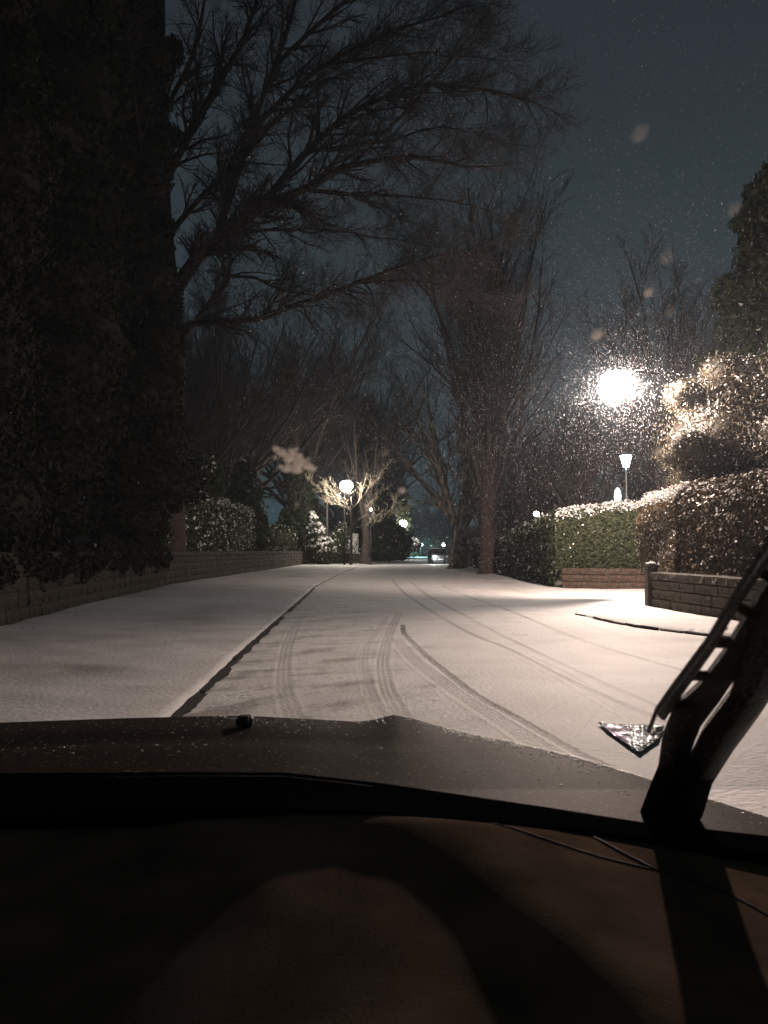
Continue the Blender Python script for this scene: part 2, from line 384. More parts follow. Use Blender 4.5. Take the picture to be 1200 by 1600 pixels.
# bare wet patch of road in front of the bonnet
pc = [(932, 1133), (952, 1134), (985, 1136), (1014, 1137), (1040, 1139), (1030, 1160), (1000, 1182), (975, 1165), (950, 1147)]
wp = [G(a, b) for a, b in pc]; c = sum(wp, Vector()) / len(wp)
pm = mat('wet_tarmac', (0.02, 0.02, 0.02), 0.03, (0.035, 0.035, 0.033), 60, spec=.05)
gxp, gyp = np.meshgrid(np.linspace(min(p.x for p in wp), max(p.x for p in wp), 90), np.linspace(min(p.y for p in wp), max(p.y for p in wp), 90))
ins = np.zeros(gxp.shape, bool)
for a, b in zip(wp, wp[1:] + wp[:1]): ins ^= ((a.y > gyp) != (b.y > gyp)) & (gxp < (b.x - a.x) * (gyp - a.y) / (b.y - a.y + 1e-12) + a.x)
Fp = grid_faces(90, 90); Fp = Fp[ins.ravel()[Fp].all(1)]
zp = .018 + rng.random(gxp.shape) * .008 + .006 * smooth_noise(gxp * 30, gyp * 18, 77)
tag(mesh_obj('wet_patch', np.stack([gxp, gyp, zp], -1).reshape(-1, 3), Fp, pm), kind='structure')

# ------------------------------------------------------------------ foliage
def leaves(C, N, size, r, elong=1.6, jitter=.8, droop=0.0):
    n = len(C); N = N + r.normal(0, jitter, N.shape); N /= np.linalg.norm(N, axis=1)[:, None] + 1e-9
    T = r.normal(0, 1, N.shape); T[:, 2] -= droop; T -= N * (T * N).sum(1)[:, None]; T /= np.linalg.norm(T, axis=1)[:, None] + 1e-9
    B = np.cross(N, T); s = size * r.uniform(.6, 1.35, (n, 1))
    a = T * s * elong * .5; b = B * s * .5
    V = np.stack([C - a, C + b + a * .1 - N * s * .06, C + a, C - b + a * .1 - N * s * .06], 1).reshape(-1, 3)
    return V, np.arange(4 * n).reshape(n, 4)
def lump_points(L, n, r, inner=.62):
    L = np.array(L, float); area = (L[:, 3] * L[:, 4] * L[:, 5]) ** (2 / 3); k = r.choice(len(L), n, p=area / area.sum())
    d = r.normal(0, 1, (n, 3)); d /= np.linalg.norm(d, axis=1)[:, None]
    rad = 1.0 - (1 - inner) * r.random(n) ** 1.7 + r.normal(0, .05, n)
    wob = 1 + .10 * np.sin(d[:, 0] * 5 + k) * np.cos(d[:, 2] * 6 + k * 2) + .07 * np.sin(d[:, 1] * 11 + k)
    C = L[k, :3] + d * L[k, 3:6] * (rad * wob)[:, None]
    keep = np.ones(n, bool)
    for j in range(len(L)):
        q = (((C - L[j, :3]) / L[j, 3:6]) ** 2).sum(1); keep &= ~((q < .45) & (k != j))
    keep &= C[:, 2] > .1
    return C[keep], d[keep]
ICO = None
def ico():
    global ICO
    if ICO is None:
        import bmesh
        b = bmesh.new(); bmesh.ops.create_icosphere(b, subdivisions=2, radius=1); b.verts.ensure_lookup_table()
        ICO = (np.array([v.co for v in b.verts]), np.array([[v.index for v in f.verts] for f in b.faces])); b.free()
    return ICO
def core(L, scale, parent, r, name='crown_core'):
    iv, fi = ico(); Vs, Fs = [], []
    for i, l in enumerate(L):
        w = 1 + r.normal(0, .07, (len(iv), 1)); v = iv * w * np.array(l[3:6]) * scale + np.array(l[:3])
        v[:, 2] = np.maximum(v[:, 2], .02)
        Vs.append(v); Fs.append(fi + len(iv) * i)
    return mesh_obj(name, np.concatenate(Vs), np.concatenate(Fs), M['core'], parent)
def leaf_mesh(name, C, N, size, r, m, parent, snow=0.0, **kw):
    V, F = leaves(C, N, size, r, **kw)
    cn_ = np.clip(.6 + 1.6 * smooth_noise(C[:, 0] * 5, C[:, 2] * 7 + C[:, 1] * 3, 8), 0, 2.4)
    idx = (r.random(len(C)) < snow * cn_ * np.clip(N[:, 2] * 1.3 + .35, 0.03, 1.4)).astype(int)
    return mesh_obj(name, V, F, [m, M['snow']], parent, midx=idx)
def bush(name, label, cat, L, n, size, m, snow=.0, group=None, scale=.72, trunk=None, seed=1, base=None, inner=.62, stem=True, **kw):
    r = np.random.default_rng(seed); L = [list(map(float, l)) for l in L]
    bx, by = base if base else (np.mean([l[0] for l in L]), np.mean([l[1] for l in L]))
    L2 = [[l[0] - bx, l[1] - by] + l[2:] for l in L]
    t = thing(name, label, cat, (bx, by, 0.0), group=group)
    C, N = lump_points(L2, n, r, inner)
    o = leaf_mesh('crown' if trunk else 'foliage', C, N, size, r, m, t, snow, **kw)
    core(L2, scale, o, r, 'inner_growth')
    if stem:
        tb = MB(); h = min(l[2] for l in L2); tr_ = trunk or .06
        low = min(L2, key=lambda l: l[2])
        tb.tube([(0, 0, -.05), (.02, 0, max(.3, h * .6)), (low[0] * .5, low[1] * .5, max(.6, low[2]))], [tr_ * 1.15, tr_, tr_ * .7], 8)
        tb.build('trunk' if trunk else 'stem', M['bark'], t, True)
    return t
def hedge(name, label, poly, width, z0, z1, n, size, m, snow_top=.5, snow=.05, seed=1, group=None, ztab=None, roundtop=.25, side=1):
    """clipped hedge: a rounded box swept along poly; side gives which way the width goes"""
    r = np.random.default_rng(seed); p = np.array(poly, float); seg = np.linalg.norm(np.diff(p, axis=0), axis=1); cum = np.r_[0, np.cumsum(seg)]
    o0 = p[0].copy(); t = thing(name, label, 'hedge', (o0[0], o0[1], 0.0), group=group)
    def at(s):
        x = np.interp(s, cum, p[:, 0]); y = np.interp(s, cum, p[:, 1])
        x2 = np.interp(np.minimum(s + .05, cum[-1]), cum, p[:, 0]) - np.interp(np.maximum(s - .05, 0), cum, p[:, 0]); y2 = np.interp(np.minimum(s + .05, cum[-1]), cum, p[:, 1]) - np.interp(np.maximum(s - .05, 0), cum, p[:, 1])
        l = np.hypot(x2, y2) + 1e-9; return x, y, -y2 / l * side, x2 / l * side
    top = (lambda s: np.interp(s / cum[-1], [a for a, b in ztab], [b for a, b in ztab])) if ztab else (lambda s: np.full(np.shape(s), z1))
    s = r.uniform(0, cum[-1], n); q = r.random(n); hh = top(s) - z0; per = width + 2 * hh
    u = q * (width + 2 * np.mean(hh)) ; hm = np.mean(hh)
    w = np.where(u < hm, 0, np.where(u < hm + width, (u - hm), width)); z = np.where(u < hm, u / hm, np.where(u < hm + width, 1, (u - hm - width) / hm)) * hh
    nw = np.where(u < hm, -1.0, np.where(u < hm + width, 0, 1.0)); nz = np.where((u >= hm) & (u < hm + width), 1.0, 0)
    # ends
    en = r.random(n) < .08; s = np.where(en, np.where(r.random(n) < .5, 0, cum[-1]), s); w = np.where(en, r.uniform(0, width, n), w); z = np.where(en, r.uniform(0, 1, n) * (top(s) - z0), z)
    hh = top(s) - z0
    # rounded shoulders and lumpy surface
    zz = z / hh; sh = roundtop * np.clip((zz - .75) / .25, 0, 1) ** 2
    w = w + np.sign(width / 2 - w) * sh * np.minimum(1, 1) * np.where(nz > 0, 0, 1)
    cdist = np.minimum(w, width - w); z = z - np.where(nz > 0, roundtop * np.clip(1 - cdist / .35, 0, 1) ** 2, 0)
    x, y, nx, ny = at(s)
    lump = .06 * smooth_noise(s * 2.5, z * 3 + w, seed + 5) + r.normal(0, .035, n)
    w = w + nw * (lump + -np.abs(r.normal(0, .05, n))); z = z + nz * (lump + .5 * np.abs(r.normal(0, .05, n)))
    C = np.stack([x + nx * w - o0[0], y + ny * w - o0[1], z + z0], 1); N = np.stack([nx * nw, ny * nw, nz + .15], 1)
    V, F = leaves(C, N, size, r, jitter=.6)
    pr = np.where(nz > 0, snow_top, snow + (zz > .93) * snow_top * .5)
    o = mesh_obj('foliage', V, F, [m, M['snow']], t, midx=(r.random(n) < pr).astype(int))
    # solid interior
    k = max(8, int(cum[-1] / .4)); ss = np.linspace(.12, cum[-1] - .12, k); x, y, nx, ny = at(ss); tp = top(ss); V = []
    for i in range(k):
        for ww, zz_ in ((.12, 0.0), (.12, tp[i] - .3 - roundtop * .5), (.12 + roundtop * .8, tp[i] - .12), (width - .12 - roundtop * .8, tp[i] - .12), (width - .12, tp[i] - .3 - roundtop * .5), (width - .12, 0.0)):
            V.append((x[i] + nx[i] * ww - o0[0], y[i] + ny[i] * ww - o0[1], zz_))
    F = [(i * 6 + j, i * 6 + j + 1, i * 6 + 7 + j, i * 6 + 6 + j) for i in range(k - 1) for j in range(5)] + [tuple(range(6)), tuple((k - 1) * 6 + j for j in range(5, -1, -1))]
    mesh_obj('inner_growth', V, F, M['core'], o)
    return t

# ------------------------------------------------------------------ bare trees
class Wood:
    def __init__(s, seed): s.r = random.Random(seed); s.thick = MB(); s.S = []
    def poly(s, pts, rad):
        if rad[0] > .035: s.thick.tube(pts, rad, 7 if rad[0] > .12 else 5, cap=False)
        else:
            for i in range(len(pts) - 1): s.S.append((*pts[i], *pts[i + 1], rad[i], rad[i + 1]))
    def grow(s, p, d, L, r0, lvl, cfg):
        R = s.r; n = cfg['seg'][lvl]; pts = [p.copy()]; rad = [r0]; d = d.normalized(); ds = [d]
        for i in range(n):
            d = (d + Vector((R.gauss(0, 1), R.gauss(0, 1), R.gauss(0, 1))) * cfg['wob'][lvl] + Vector(cfg['pull'][lvl]) / n).normalized()
            p = p + d * (L / n); pts.append(p.copy()); ds.append(d); rad.append(r0 * (1 - (1 - cfg['tip'][lvl]) * (i + 1) / n))
        s.poly(pts, rad)
        if lvl + 1 < len(cfg['seg']): s.kids(pts, ds, rad, L, lvl, cfg)
    def kids(s, pts, ds, rad, L, lvl, cfg, dens=1.0):
        R = s.r; k = max(1, int(round(cfg['kids'][lvl] * dens * R.uniform(.8, 1.2)))); t0 = cfg['from'][lvl]
        for j in range(k):
            t = t0 + (1 - t0) * (j + R.random()) / k; f = t * (len(pts) - 1); i = min(int(f), len(pts) - 2); f -= i
            q = pts[i].lerp(pts[i + 1], f); d = ds[min(i + 1, len(ds) - 1)]
            ax = d.orthogonal().normalized(); ax.rotate(Matrix.Rotation(R.uniform(0, 6.283), 3, d))
            ang = math.radians(R.uniform(*cfg['ang'][lvl])); nd = d * math.cos(ang) + ax * math.sin(ang)
            rr = (rad[i] * (1 - f) + rad[i + 1] * f) * R.uniform(.45, .7); Lc = cfg['len'][lvl] * (L if cfg['rel'] else 1) * R.uniform(.6, 1.2) * (1 - .45 * t)
            s.grow(q, nd, Lc, max(rr, cfg['rmin']), lvl + 1, cfg)
    def build(s, parent, mt=None, mt2=None, twname='twigs', keep=None):
        o = s.thick.build('branches', mt or M['bark'], parent, True)
        A = np.array(s.S)
        if len(A):
            p, q, r0, r1 = A[:, :3], A[:, 3:6], A[:, 6:7], A[:, 7:8]; d = q - p; d /= np.linalg.norm(d, axis=1)[:, None] + 1e-9
            a = np.where(np.abs(d[:, 2:3]) < .8, np.array([[0, 0, 1.]]), np.array([[1., 0, 0]])); u = np.cross(d, a); u /= np.linalg.norm(u, axis=1)[:, None] + 1e-9; v = np.cross(d, u)
            V = []
            for e, rr in ((p, r0), (q, r1)):
                for k in range(3): an = k * 2.0944; V.append(e + (u * math.cos(an) + v * math.sin(an)) * rr)
            V = np.stack(V, 1).reshape(-1, 3); b = (np.arange(len(A)) * 6)[:, None]
            F = np.concatenate([b + np.array([[k, (k + 1) % 3, 3 + (k + 1) % 3, 3 + k]]) for k in range(3)])
            mesh_obj('twigs', V, F, mt2 or M['twig'], parent)
        return o

def vase_tree(name, label, loc, H, trunk_r, trunk_h, limbs, spread, seed, group=None, bark=None, kids=(6, 6, 5), rmin=.007, lean=(0, 0), twig=None, depth=3):
    t = thing(name, label, 'tree', loc, group=group); w = Wood(seed); R = w.r
    tr = MB(); top = Vector((lean[0], lean[1], trunk_h))
    pts = [(0, 0, -.1), (0, 0, .25), (0.0, 0, .9), tuple(top * .5 + Vector((R.uniform(-.1, .1), 0, 0))), tuple(top), tuple(top + Vector((lean[0] * .3, 0, H * .15)))]
    tr.tube(pts, [trunk_r * 1.75, trunk_r * 1.25, trunk_r * 1.02, trunk_r * .95, trunk_r * .85, trunk_r * .4], 14)
    V = np.array(tr.v); k = rng.normal(0, trunk_r * .05, V.shape); k[:, 2] *= .3; tr.v = [tuple(a) for a in V + k]
    tr.build('trunk', bark or M['bark'], t, True)
    cfg = dict(seg=[6, 5, 4, 3][:depth + 1], wob=[.07, .10, .14, .18], pull=[(0, 0, .25), (0, 0, .35), (0, 0, .3), (0, 0, .2)], tip=[.25, .25, .3, .4], kids=[*kids, 0], **{'from': [.15, .12, .1, 0]},
               ang=[(18, 38), (22, 48), (25, 60), (30, 60)], len=[.45, .55, .6, .6], rel=True, rmin=rmin)
    for i in range(limbs):
        a = 2 * math.pi * (i + R.uniform(-.3, .3)) / limbs; tilt = math.radians(R.uniform(*spread)); h = R.uniform(.55, 1.05) if i % 2 else R.uniform(.8, 1.1)
        d = Vector((math.cos(a) * math.sin(tilt), math.sin(a) * math.sin(tilt), math.cos(tilt)))
        w.grow(Vector((lean[0] * h, lean[1] * h, trunk_h * h)), d, (H - trunk_h * h) * R.uniform(.75, 1.05) / max(.5, math.cos(tilt)), trunk_r * R.uniform(.32, .5), 0, cfg)
    w.build(t, bark or M['bark'], twig)
    return t

# big beech on the left, its limbs reaching over the road
def big_beech():
    base = Vector((P(262, 880, 33).x, 33, 0)); t = thing('beech_tree', 'huge bare beech with long limbs sweeping over the road from the left', 'tree', base)
    w = Wood(5)
    def PL(pts): return [P(a, b, c) - base for a, b, c in pts]
    tr = MB(); tp = PL([(262, 900, 33), (262, 860, 33), (260, 700, 33), (268, 540, 33), (255, 400, 33), (246, 250, 33), (246, 80, 33), (250, -120, 33)])
    tp[0].z = -.1
    tr.tube(tp, [.95, .75, .66, .62, .5, .42, .34, .2], 14, cap=False); tr.build('trunk', M['bark'], t, True)
    limbs = [
        ([(272, 520, 33), (305, 505, 32.5), (400, 498, 31), (480, 472, 30), (540, 447, 29), (600, 428, 28), (660, 405, 27.5), (716, 396, 27)], .17, .04, 1.0),
        ([(560, 440, 28.8), (640, 440, 28), (700, 446, 27.4), (770, 462, 27)], .06, .02, 1),
        ([(275, 540, 33), (310, 495, 32.4), (345, 455, 31.8), (358, 425, 31.3), (356, 370, 31), (352, 300, 31), (370, 230, 31)], .14, .03, .9),
        ([(345, 430, 31.6), (400, 436, 31), (450, 456, 30.2), (520, 468, 29.4)], .09, .02, .8),
        ([(262, 480, 33), (305, 405, 32), (348, 368, 31), (400, 330, 30), (470, 296, 29), (540, 262, 28), (640, 245, 27), (730, 262, 26.5)], .34, .045, 1.2),
        ([(340, 372, 31.2), (362, 300, 31), (392, 200, 31), (430, 100, 31), (470, -20, 31), (500, -140, 31)], .19, .05, 1.2),
        ([(400, 330, 30), (480, 235, 29.5), (560, 172, 29), (650, 134, 28), (750, 140, 27), (835, 160, 26.5)], .17, .03, 1.3),
        ([(250, 300, 33), (318, 170, 32.5), (380, 60, 32), (420, -90, 32)], .2, .06, 1.2),
        ([(470, 296, 29), (560, 305, 28.5), (660, 308, 28), (770, 330, 27)], .1, .02, 1.2),
        ([(392, 200, 31), (500, 105, 30.5), (620, 45, 30), (720, 12, 29)], .14, .03, 1.3),
        ([(430, 100, 31), (520, 20, 30), (620, -60, 29), (680, -90, 29)], .12, .03, 1.2),
        ([(256, 380, 33), (330, 290, 33.5), (420, 200, 34), (520, 120, 34.5), (600, 90, 35)], .15, .03, 1.2),
        ([(246, 200, 33), (300, 90, 32), (330, -40, 31)], .14, .05, 1.1),
        ([(480, 235, 29.5), (580, 225, 28.8), (690, 200, 28), (770, 215, 27.5)], .09, .02, 1.2),
        ([(348, 368, 31), (450, 360, 30), (550, 365, 29), (640, 378, 28)], .09, .02, 1.1),
        ([(262, 420, 33), (240, 330, 31), (215, 200, 29), (200, 60, 28)], .13, .04, .8),
        ([(540, 262, 28), (620, 190, 27.5), (700, 100, 27), (740, 50, 27)], .08, .02, 1.2),
        ([(500, 105, 30.5), (590, 90, 30), (700, 85, 29.5), (790, 95, 29)], .08, .02, 1.2)]
    cfg = dict(seg=[6, 5, 3, 3], wob=[.12, .17, .22, .25], pull=[(.15, 0, .1), (.2, -.05, .12), (.08, 0, .05), (.0, 0, .1)], tip=[.25, .3, .35, .5], kids=[9, 9, 7, 0], **{'from': [.1, .08, .1, 0]},
               ang=[(18, 50), (22, 62), (28, 68), (30, 60)], len=[2.9, 1.35, .72, .36], rel=False, rmin=.0075)
    for px, r0, r1, dens in limbs:
        pts = PL(px); n = len(pts); fine = []
        for k in range(n - 1):
            a, b = pts[k], pts[k + 1]; p0 = pts[max(k - 1, 0)]; p3 = pts[min(k + 2, n - 1)]
            for tt in (0, .33, .66): fine.append(.5 * ((2 * a) + (b - p0) * tt + (2 * p0 - 5 * a + 4 * b - p3) * tt * tt + (3 * a - p0 - 3 * b + p3) * tt ** 3) + Vector((w.r.gauss(0, .03), w.r.gauss(0, .05), w.r.gauss(0, .03))))
        fine.append(pts[-1]); m = len(fine)
        rad = [r0 + (r1 - r0) * (i / (m - 1)) ** .8 for i in range(m)]; L = sum((fine[i + 1] - fine[i]).length for i in range(m - 1))
        w.poly(fine, rad); ds = [(fine[min(i + 1, m - 1)] - fine[max(i - 1, 0)]).normalized() for i in range(m)]
        c2 = dict(cfg); c2['kids'] = [max(6, L * 1.9), 10, 7, 0]
        w.kids(fine, ds, rad, 1, 0, c2, dens)
        w.grow(fine[-1], ds[-1], 1.8, r1, 1, cfg)
    # hanging twigs under the lowest limb
    cfg2 = dict(cfg); cfg2['pull'] = [(.2, 0, -.5)] * 4; cfg2['kids'] = [5, 5, 3, 0]
    low = PL([(400, 498, 31), (480, 472, 30), (540, 447, 29), (600, 428, 28), (660, 405, 27.5), (716, 396, 27)])
    dd = [Vector((1, -.1, -.4)).normalized()] * len(low)
    c3 = dict(cfg2); c3['kids'] = [22, 6, 4, 0]; c3['len'] = [2.6, 1.2, .6, .3]
    w.kids(low, dd, [.06] * len(low), 1, 0, c3)
    w.build(t)
    return t
big_beech()

# evergreen, ivy-hung growth along the left
def column_lumps(cx, cy, z0, z1, r, n, seed, lean=0):
    R = random.Random(seed); out = []
    for i in range(n):
        f = (i + .5) / n; z = z0 + (z1 - z0) * f; rr = r * (1 - .25 * abs(f - .4)) * R.uniform(.85, 1.15)
        out.append((cx + lean * f + R.uniform(-.3, .3) * r, cy + R.uniform(-.3, .3) * r, z, rr, rr, (z1 - z0) / n * .95))
        out.append((cx + lean * f + R.uniform(-.6, .6) * r, cy - R.uniform(.1, .5) * r, z + R.uniform(-.5, .5), rr * .6, rr * .6, (z1 - z0) / n * .6))
    return out
bush('holly_tree', 'dark overgrown evergreen hanging over the nearest stretch of wall', 'tree', column_lumps(-8.6, 15.5, 1.6, 8.5, 1.7, 5, 2), 46000, .075, M['ivy'], .003, None, .8, .16, 3)
bush('holly_tree', 'tall dark evergreen filling the top left corner beside the wall', 'tree', column_lumps(-7.6, 14.5, 5, 12.5, 1.3, 5, 7, 0) , 36000, .075, M['ivy'], .003, None, .8, .2, 4, base=(-8.9, 14.8))
bush('holly_tree', 'glossy leaved evergreen behind the second stretch of wall', 'tree', column_lumps(-9.3, 21, 1.9, 9.5, 1.9, 6, 3), 48000, .09, M['ivy'], .003, None, .8, .2, 5)
bush('holly_tree', 'glossy evergreen whose rounded edge meets the beech trunk', 'tree', column_lumps(-8.35, 27.0, 1.9, 9.3, 1.75, 6, 4), 44000, .10, M['ivy'], .003, None, .8, .2, 6)
bush('ivy_clad_tree', 'tall tree cloaked in black ivy left of the beech trunk', 'tree', column_lumps(-11.5, 30, 6, 25, 2.3, 8, 5) + [(-9.6 + .7 * math.sin(k * 1.9), 30, 7 + k * 1.25, .7 + .25 * (k % 3), .7, .7) for k in range(14)], 44000, .16, M['ivy'], .0, None, .8, .45, 7)
bush('ivy_clad_tree', 'ivy covered tree rising behind the nearest evergreens at left', 'tree', column_lumps(-10.5, 24, 7, 21, 2.3, 7, 6), 30000, .15, M['ivy'], .0, None, .8, .4, 8)
bush('ivy_mass', 'ragged ivy growing up around the beech trunk', 'ivy', column_lumps(-9.25, 32.0, 7.5, 13.5, .85, 5, 9) + column_lumps(-9.9, 32.2, 13.5, 25.5, .62, 9, 10) + [(-9.9 + 1.5 * math.sin(k * 2.4) ** 2 * (.5 + .1 * (k % 4)), 31.8, 8 + k * .95, .35 + .1 * (k % 3), .4, .5) for k in range(18)], 34000, .11, M['ivy'], .01, None, .7, .1, 9)
# overgrown hedge above the lit bit of wall
hedge('hedge', 'overgrown snow dusted hedge drooping over the left stone wall', [(-8.7, 30.8), (-8.95, 34), (-9.4, 43), (-9.9, 53), (-9.95, 61)], 1.6, .9, 4.6, 34000, .12, M['yew'], .45, .10, 11, ztab=[(0, 4.3), (.5, 4.6), (1, 4.6)], roundtop=.5, side=1)
hedge('hedge', 'low dark hedge farther along the left wall, towards the gatepost', [(-9.9, 62), (-9.0, 70), (-7.9, 80)], 1.5, .6, 3.6, 14000, .15, M['yew'], .1, .03, 12, roundtop=.5, side=1)
dl = []
DR = random.Random(8)
for i in range(34):
    y_ = 12.5 + 17 * i / 33; dl.append((float(wl(y_)) - .12, y_, DR.uniform(.95, 1.45), .30, .5, DR.uniform(.25, .55)))
bush('ivy_drape', 'ragged ivy spilling over the top of the left stone wall', 'ivy', dl, 22000, .07, M['ivy'], .004, seed=19, stem=False, scale=.6)
bush('shrub', 'upright shrub poking above the snow dusted hedge at left', 'shrub', [(-9.9, 44, 5.3, 1.0, .9, 1.2), (-10.5, 45, 6.2, .7, .7, .9)], 5000, .13, M['yew'], .12, seed=14, base=(-10.9, 44))

# ------------------------------------------------------------------ walls of individual stones
def stone_mesh(m, seed):
    R = random.Random(seed); b = MB(); b.box((0, 0, 0), (1, 1, 1), bev=.10); o = b.build('stone', m); me = o.data
    for v in me.vertices: v.co += Vector((R.uniform(-.035, .035), R.uniform(-.05, .05), R.uniform(-.04, .04)))
    bpy.data.objects.remove(o); return me
def stone_wall(name, label, poly, heights, lens, m, thick=.36, limit=300, seed=1, cope=.10, capsnow=True, zbase=.02):
    R = random.Random(seed); p = [Vector((a, b, 0)) for a, b in poly]; o0 = p[0].copy()
    t = thing(name, label, 'wall', o0); ms = [stone_mesh(m, seed * 10 + i) for i in range(7)]
    seg = [(p[i + 1] - p[i]).length for i in range(len(p) - 1)]; tot = sum(seg)
    def at(s):
        for i, l in enumerate(seg):
            if s <= l or i == len(seg) - 1: d = (p[i + 1] - p[i]).normalized(); return p[i] + d * s, d
            s -= l
    items = []; z = zbase
    for hi, h in enumerate(heights):
        s = -R.uniform(0, .2)
        while s < tot - .05:
            L = R.uniform(*lens) * (1.15 if hi == len(heights) - 1 and cope else 1); e = min(s + L, tot); st = max(s, 0)
            if e - st > .08:
                q, d = at((st + e) / 2); items.append((q - o0, math.atan2(d.y, d.x), e - st - .014, h - .014, z + h / 2, thick + R.uniform(-.03, .03) + (.05 if hi == len(heights) - 1 and cope else 0)))
            s = e
        z += h
    items.sort(key=lambda it: (it[0] + o0 - CAM).length)
    Vs, Fs = [], []
    for i, (q, a, L, h, zz, th) in enumerate(items):
        me = ms[R.randrange(7)]
        if i < limit:
            o = bpy.data.objects.new('stone', me); COL.objects.link(o); o.parent = t; o.location = (q.x, q.y, zz); o.rotation_euler = (0, 0, a + R.uniform(-.01, .01)); o.scale = (L, th, h)
        else:
            V = np.array([v.co for v in me.vertices]) * np.array([L, th, h]); c_, s_ = math.cos(a), math.sin(a)
            V = np.stack([V[:, 0] * c_ - V[:, 1] * s_ + q.x, V[:, 0] * s_ + V[:, 1] * c_ + q.y, V[:, 2] + zz], 1); b = len(Vs) * 32
            Fs += [tuple(b + k for k in pl.vertices) for pl in me.polygons]; Vs.append(V)
    if Vs: tag(mesh_obj('distant_stones', np.concatenate(Vs), Fs, m, t), kind='stuff')
    mb = MB(); acc = 0
    for i in range(len(p) - 1):
        d = (p[i + 1] - p[i]); mb.box(((p[i] + p[i + 1]) / 2 - o0 + Vector((0, 0, (z - .03) / 2)))[:], (d.length - .02, thick - .09, z - .05), rz=math.atan2(d.y, d.x))
    mb.build('mortar', M['mortar'], t)
    if capsnow:
        V = []; n = int(tot / .25) + 2
        for i in range(n):
            q, d = at(tot * i / (n - 1)); nn = Vector((-d.y, d.x, 0)); q = q - o0; hh = .018 + .014 * math.sin(i * 1.7) + R.uniform(0, .01)
            for k, (a, b) in enumerate(((-.5, -.03), (-.42, hh), (0, hh * 1.5), (.42, hh), (.5, -.03))): V.append(q + nn * a * (thick - .02) + Vector((0, 0, z + b)))
        F = [(i * 5 + j, i * 5 + j + 1, i * 5 + 6 + j, i * 5 + 5 + j) for i in range(n - 1) for j in range(4)]
        mesh_obj('snow_cap', V, F, M['snow'], t, smooth=True)
    return t
WLo = [(x - .15, y) for x, y in WL if y < 82]
WLo[-1] = (-7.9, 80)
stone_wall('stone_wall', 'long dark sandstone garden wall under the evergreens on the left', WLo, [.30, .28, .26, .26, .22], (.45, .85), M['stone'], seed=3, capsnow=False)
gp0 = G(1018, 951)
stone_wall('stone_wall', 'low shadowed stone wall beneath the brown hedge on the right', [(gp0.x + .12, gp0.y - .2), (6.6, 14.6), (6.9, 12.3), (7.8, 9.0)], [.22, .22, .2, .18], (.35, .6), M['stone'], seed=5, capsnow=False, zbase=.05)
stone_wall('stone_wall', 'low reddish stone wall under the green hedge across the driveway', [(G(872, 921).x + .1, 27.4), (7.4, 26.6), (9.4, 26.3), (12, 26.2)], [.26, .24, .22], (.5, .9), M['stone_red'], seed=6, capsnow=False, zbase=.05)

def gatepost(loc, label, m, w=.26, h=1.2, cap=True):
    t = thing('gatepost', label, 'gatepost', loc)
    b = MB(); b.box((0, 0, h / 2), (w, w, h), bev=.02); b.build('post', m, t)
    if cap:
        c = MB(); c.box((0, 0, h + .045), (w + .09, w + .09, .08), bev=.015); c.box((0, 0, h + .12), (w + .02, w + .02, .07), taper=.3); c.build('capstone', m, t)
    s = MB(); s.lathe([(w * .6, h + .09), (w * .5, h + .15), (w * .2, h + .19)] if cap else [(w * .55, h), (w * .45, h + .03), (w * .1, h + .045)], n=10); s.build('snow_cap', M['snow'], t, True)
    return t
gatepost((gp0.x, gp0.y, 0.03), 'weathered gatepost ending the wall at the snowy driveway on the right', M['stone'], .24, 1.02, False)
gatepost((-7.55, 81.5, 0), 'pale gatepost at the far end of the left stone wall', M['stone'], .45, 1.6)

# ------------------------------------------------------------------ hedges and shrubs on the right
hedge('hedge', 'bright green clipped hedge topped with snow across the driveway', [(G(872, 921).x - .1, 27.75), (8, 26.75), (12.5, 26.4)], 1.5, .7, 2.95, 44000, .06, M['privet'], .75, .004, 21, ztab=[(0, 2.75), (.25, 2.98), (1, 2.95)], roundtop=.3, side=1)
hedge('hedge', 'dark clipped hedge curving away beside the right footway', [(5.95, 28.0), (6.1, 31), (6.2, 36), (6.3, 42.5)], 1.5, .05, 2.8, 24000, .10, M['yew'], .12, .02, 22, ztab=[(0, 2.8), (.3, 2.75), (1, 2.3)], roundtop=.55, side=-1)
hedge('hedge', 'snow flecked brown beech hedge behind the right gatepost', [(6.62, 20.6), (6.75, 19.6), (6.85, 18.6)], 1.7, .8, 2.85, 34000, .04, M['beech'], .6, .09, 23, roundtop=.35, side=1)
hedge('hedge', 'shaggy brown hedge coloured as in shade above the low wall at the right edge', [(6.95, 18.5), (7.05, 16.5), (7.3, 14), (8.1, 10)], 1.6, .8, 2.9, 38000, .055, M['beech_shaded'], .15, .012, 26, roundtop=.5, side=1)  # unlit stretch of the beech hedge: shade put into darker leaves, less snow
RC = random.Random(77)
CYS = 1.13
cl = [(8.9, 17.6, 3.9, 2.3, 2.0, 2.0), (7.9, 17.2, 3.6, 1.5, 1.5, 1.4), (8.1, 17.8, 4.6, 1.2, 1.2, 1.0), (7.3, 17.6, 3.2, .9, .9, .7), (9.2, 16.4, 5.2, 1.3, 1.3, .9), (7.7, 16.6, 2.7, 1.0, 1.0, .9), (9.0, 15.8, 3.2, 1.6, 1.4, 1.6), (8.4, 18.2, 5.1, .8, .8, .6)]
for i in range(16):
    a = RC.uniform(0, 6.28); e_ = RC.uniform(-.3, 1.2); cl.append((8.7 + 2.2 * math.cos(a) * math.cos(e_), 17.3 + 1.9 * math.sin(a) * math.cos(e_), 3.9 + 1.8 * math.sin(e_), RC.uniform(.4, .7), RC.uniform(.4, .7), RC.uniform(.3, .5)))
cl = [(a * CYS, b * CYS, 1.35 + (c - 1.35) * CYS, d * CYS, e * CYS, f * CYS) for a, b, c, d, e, f in cl]
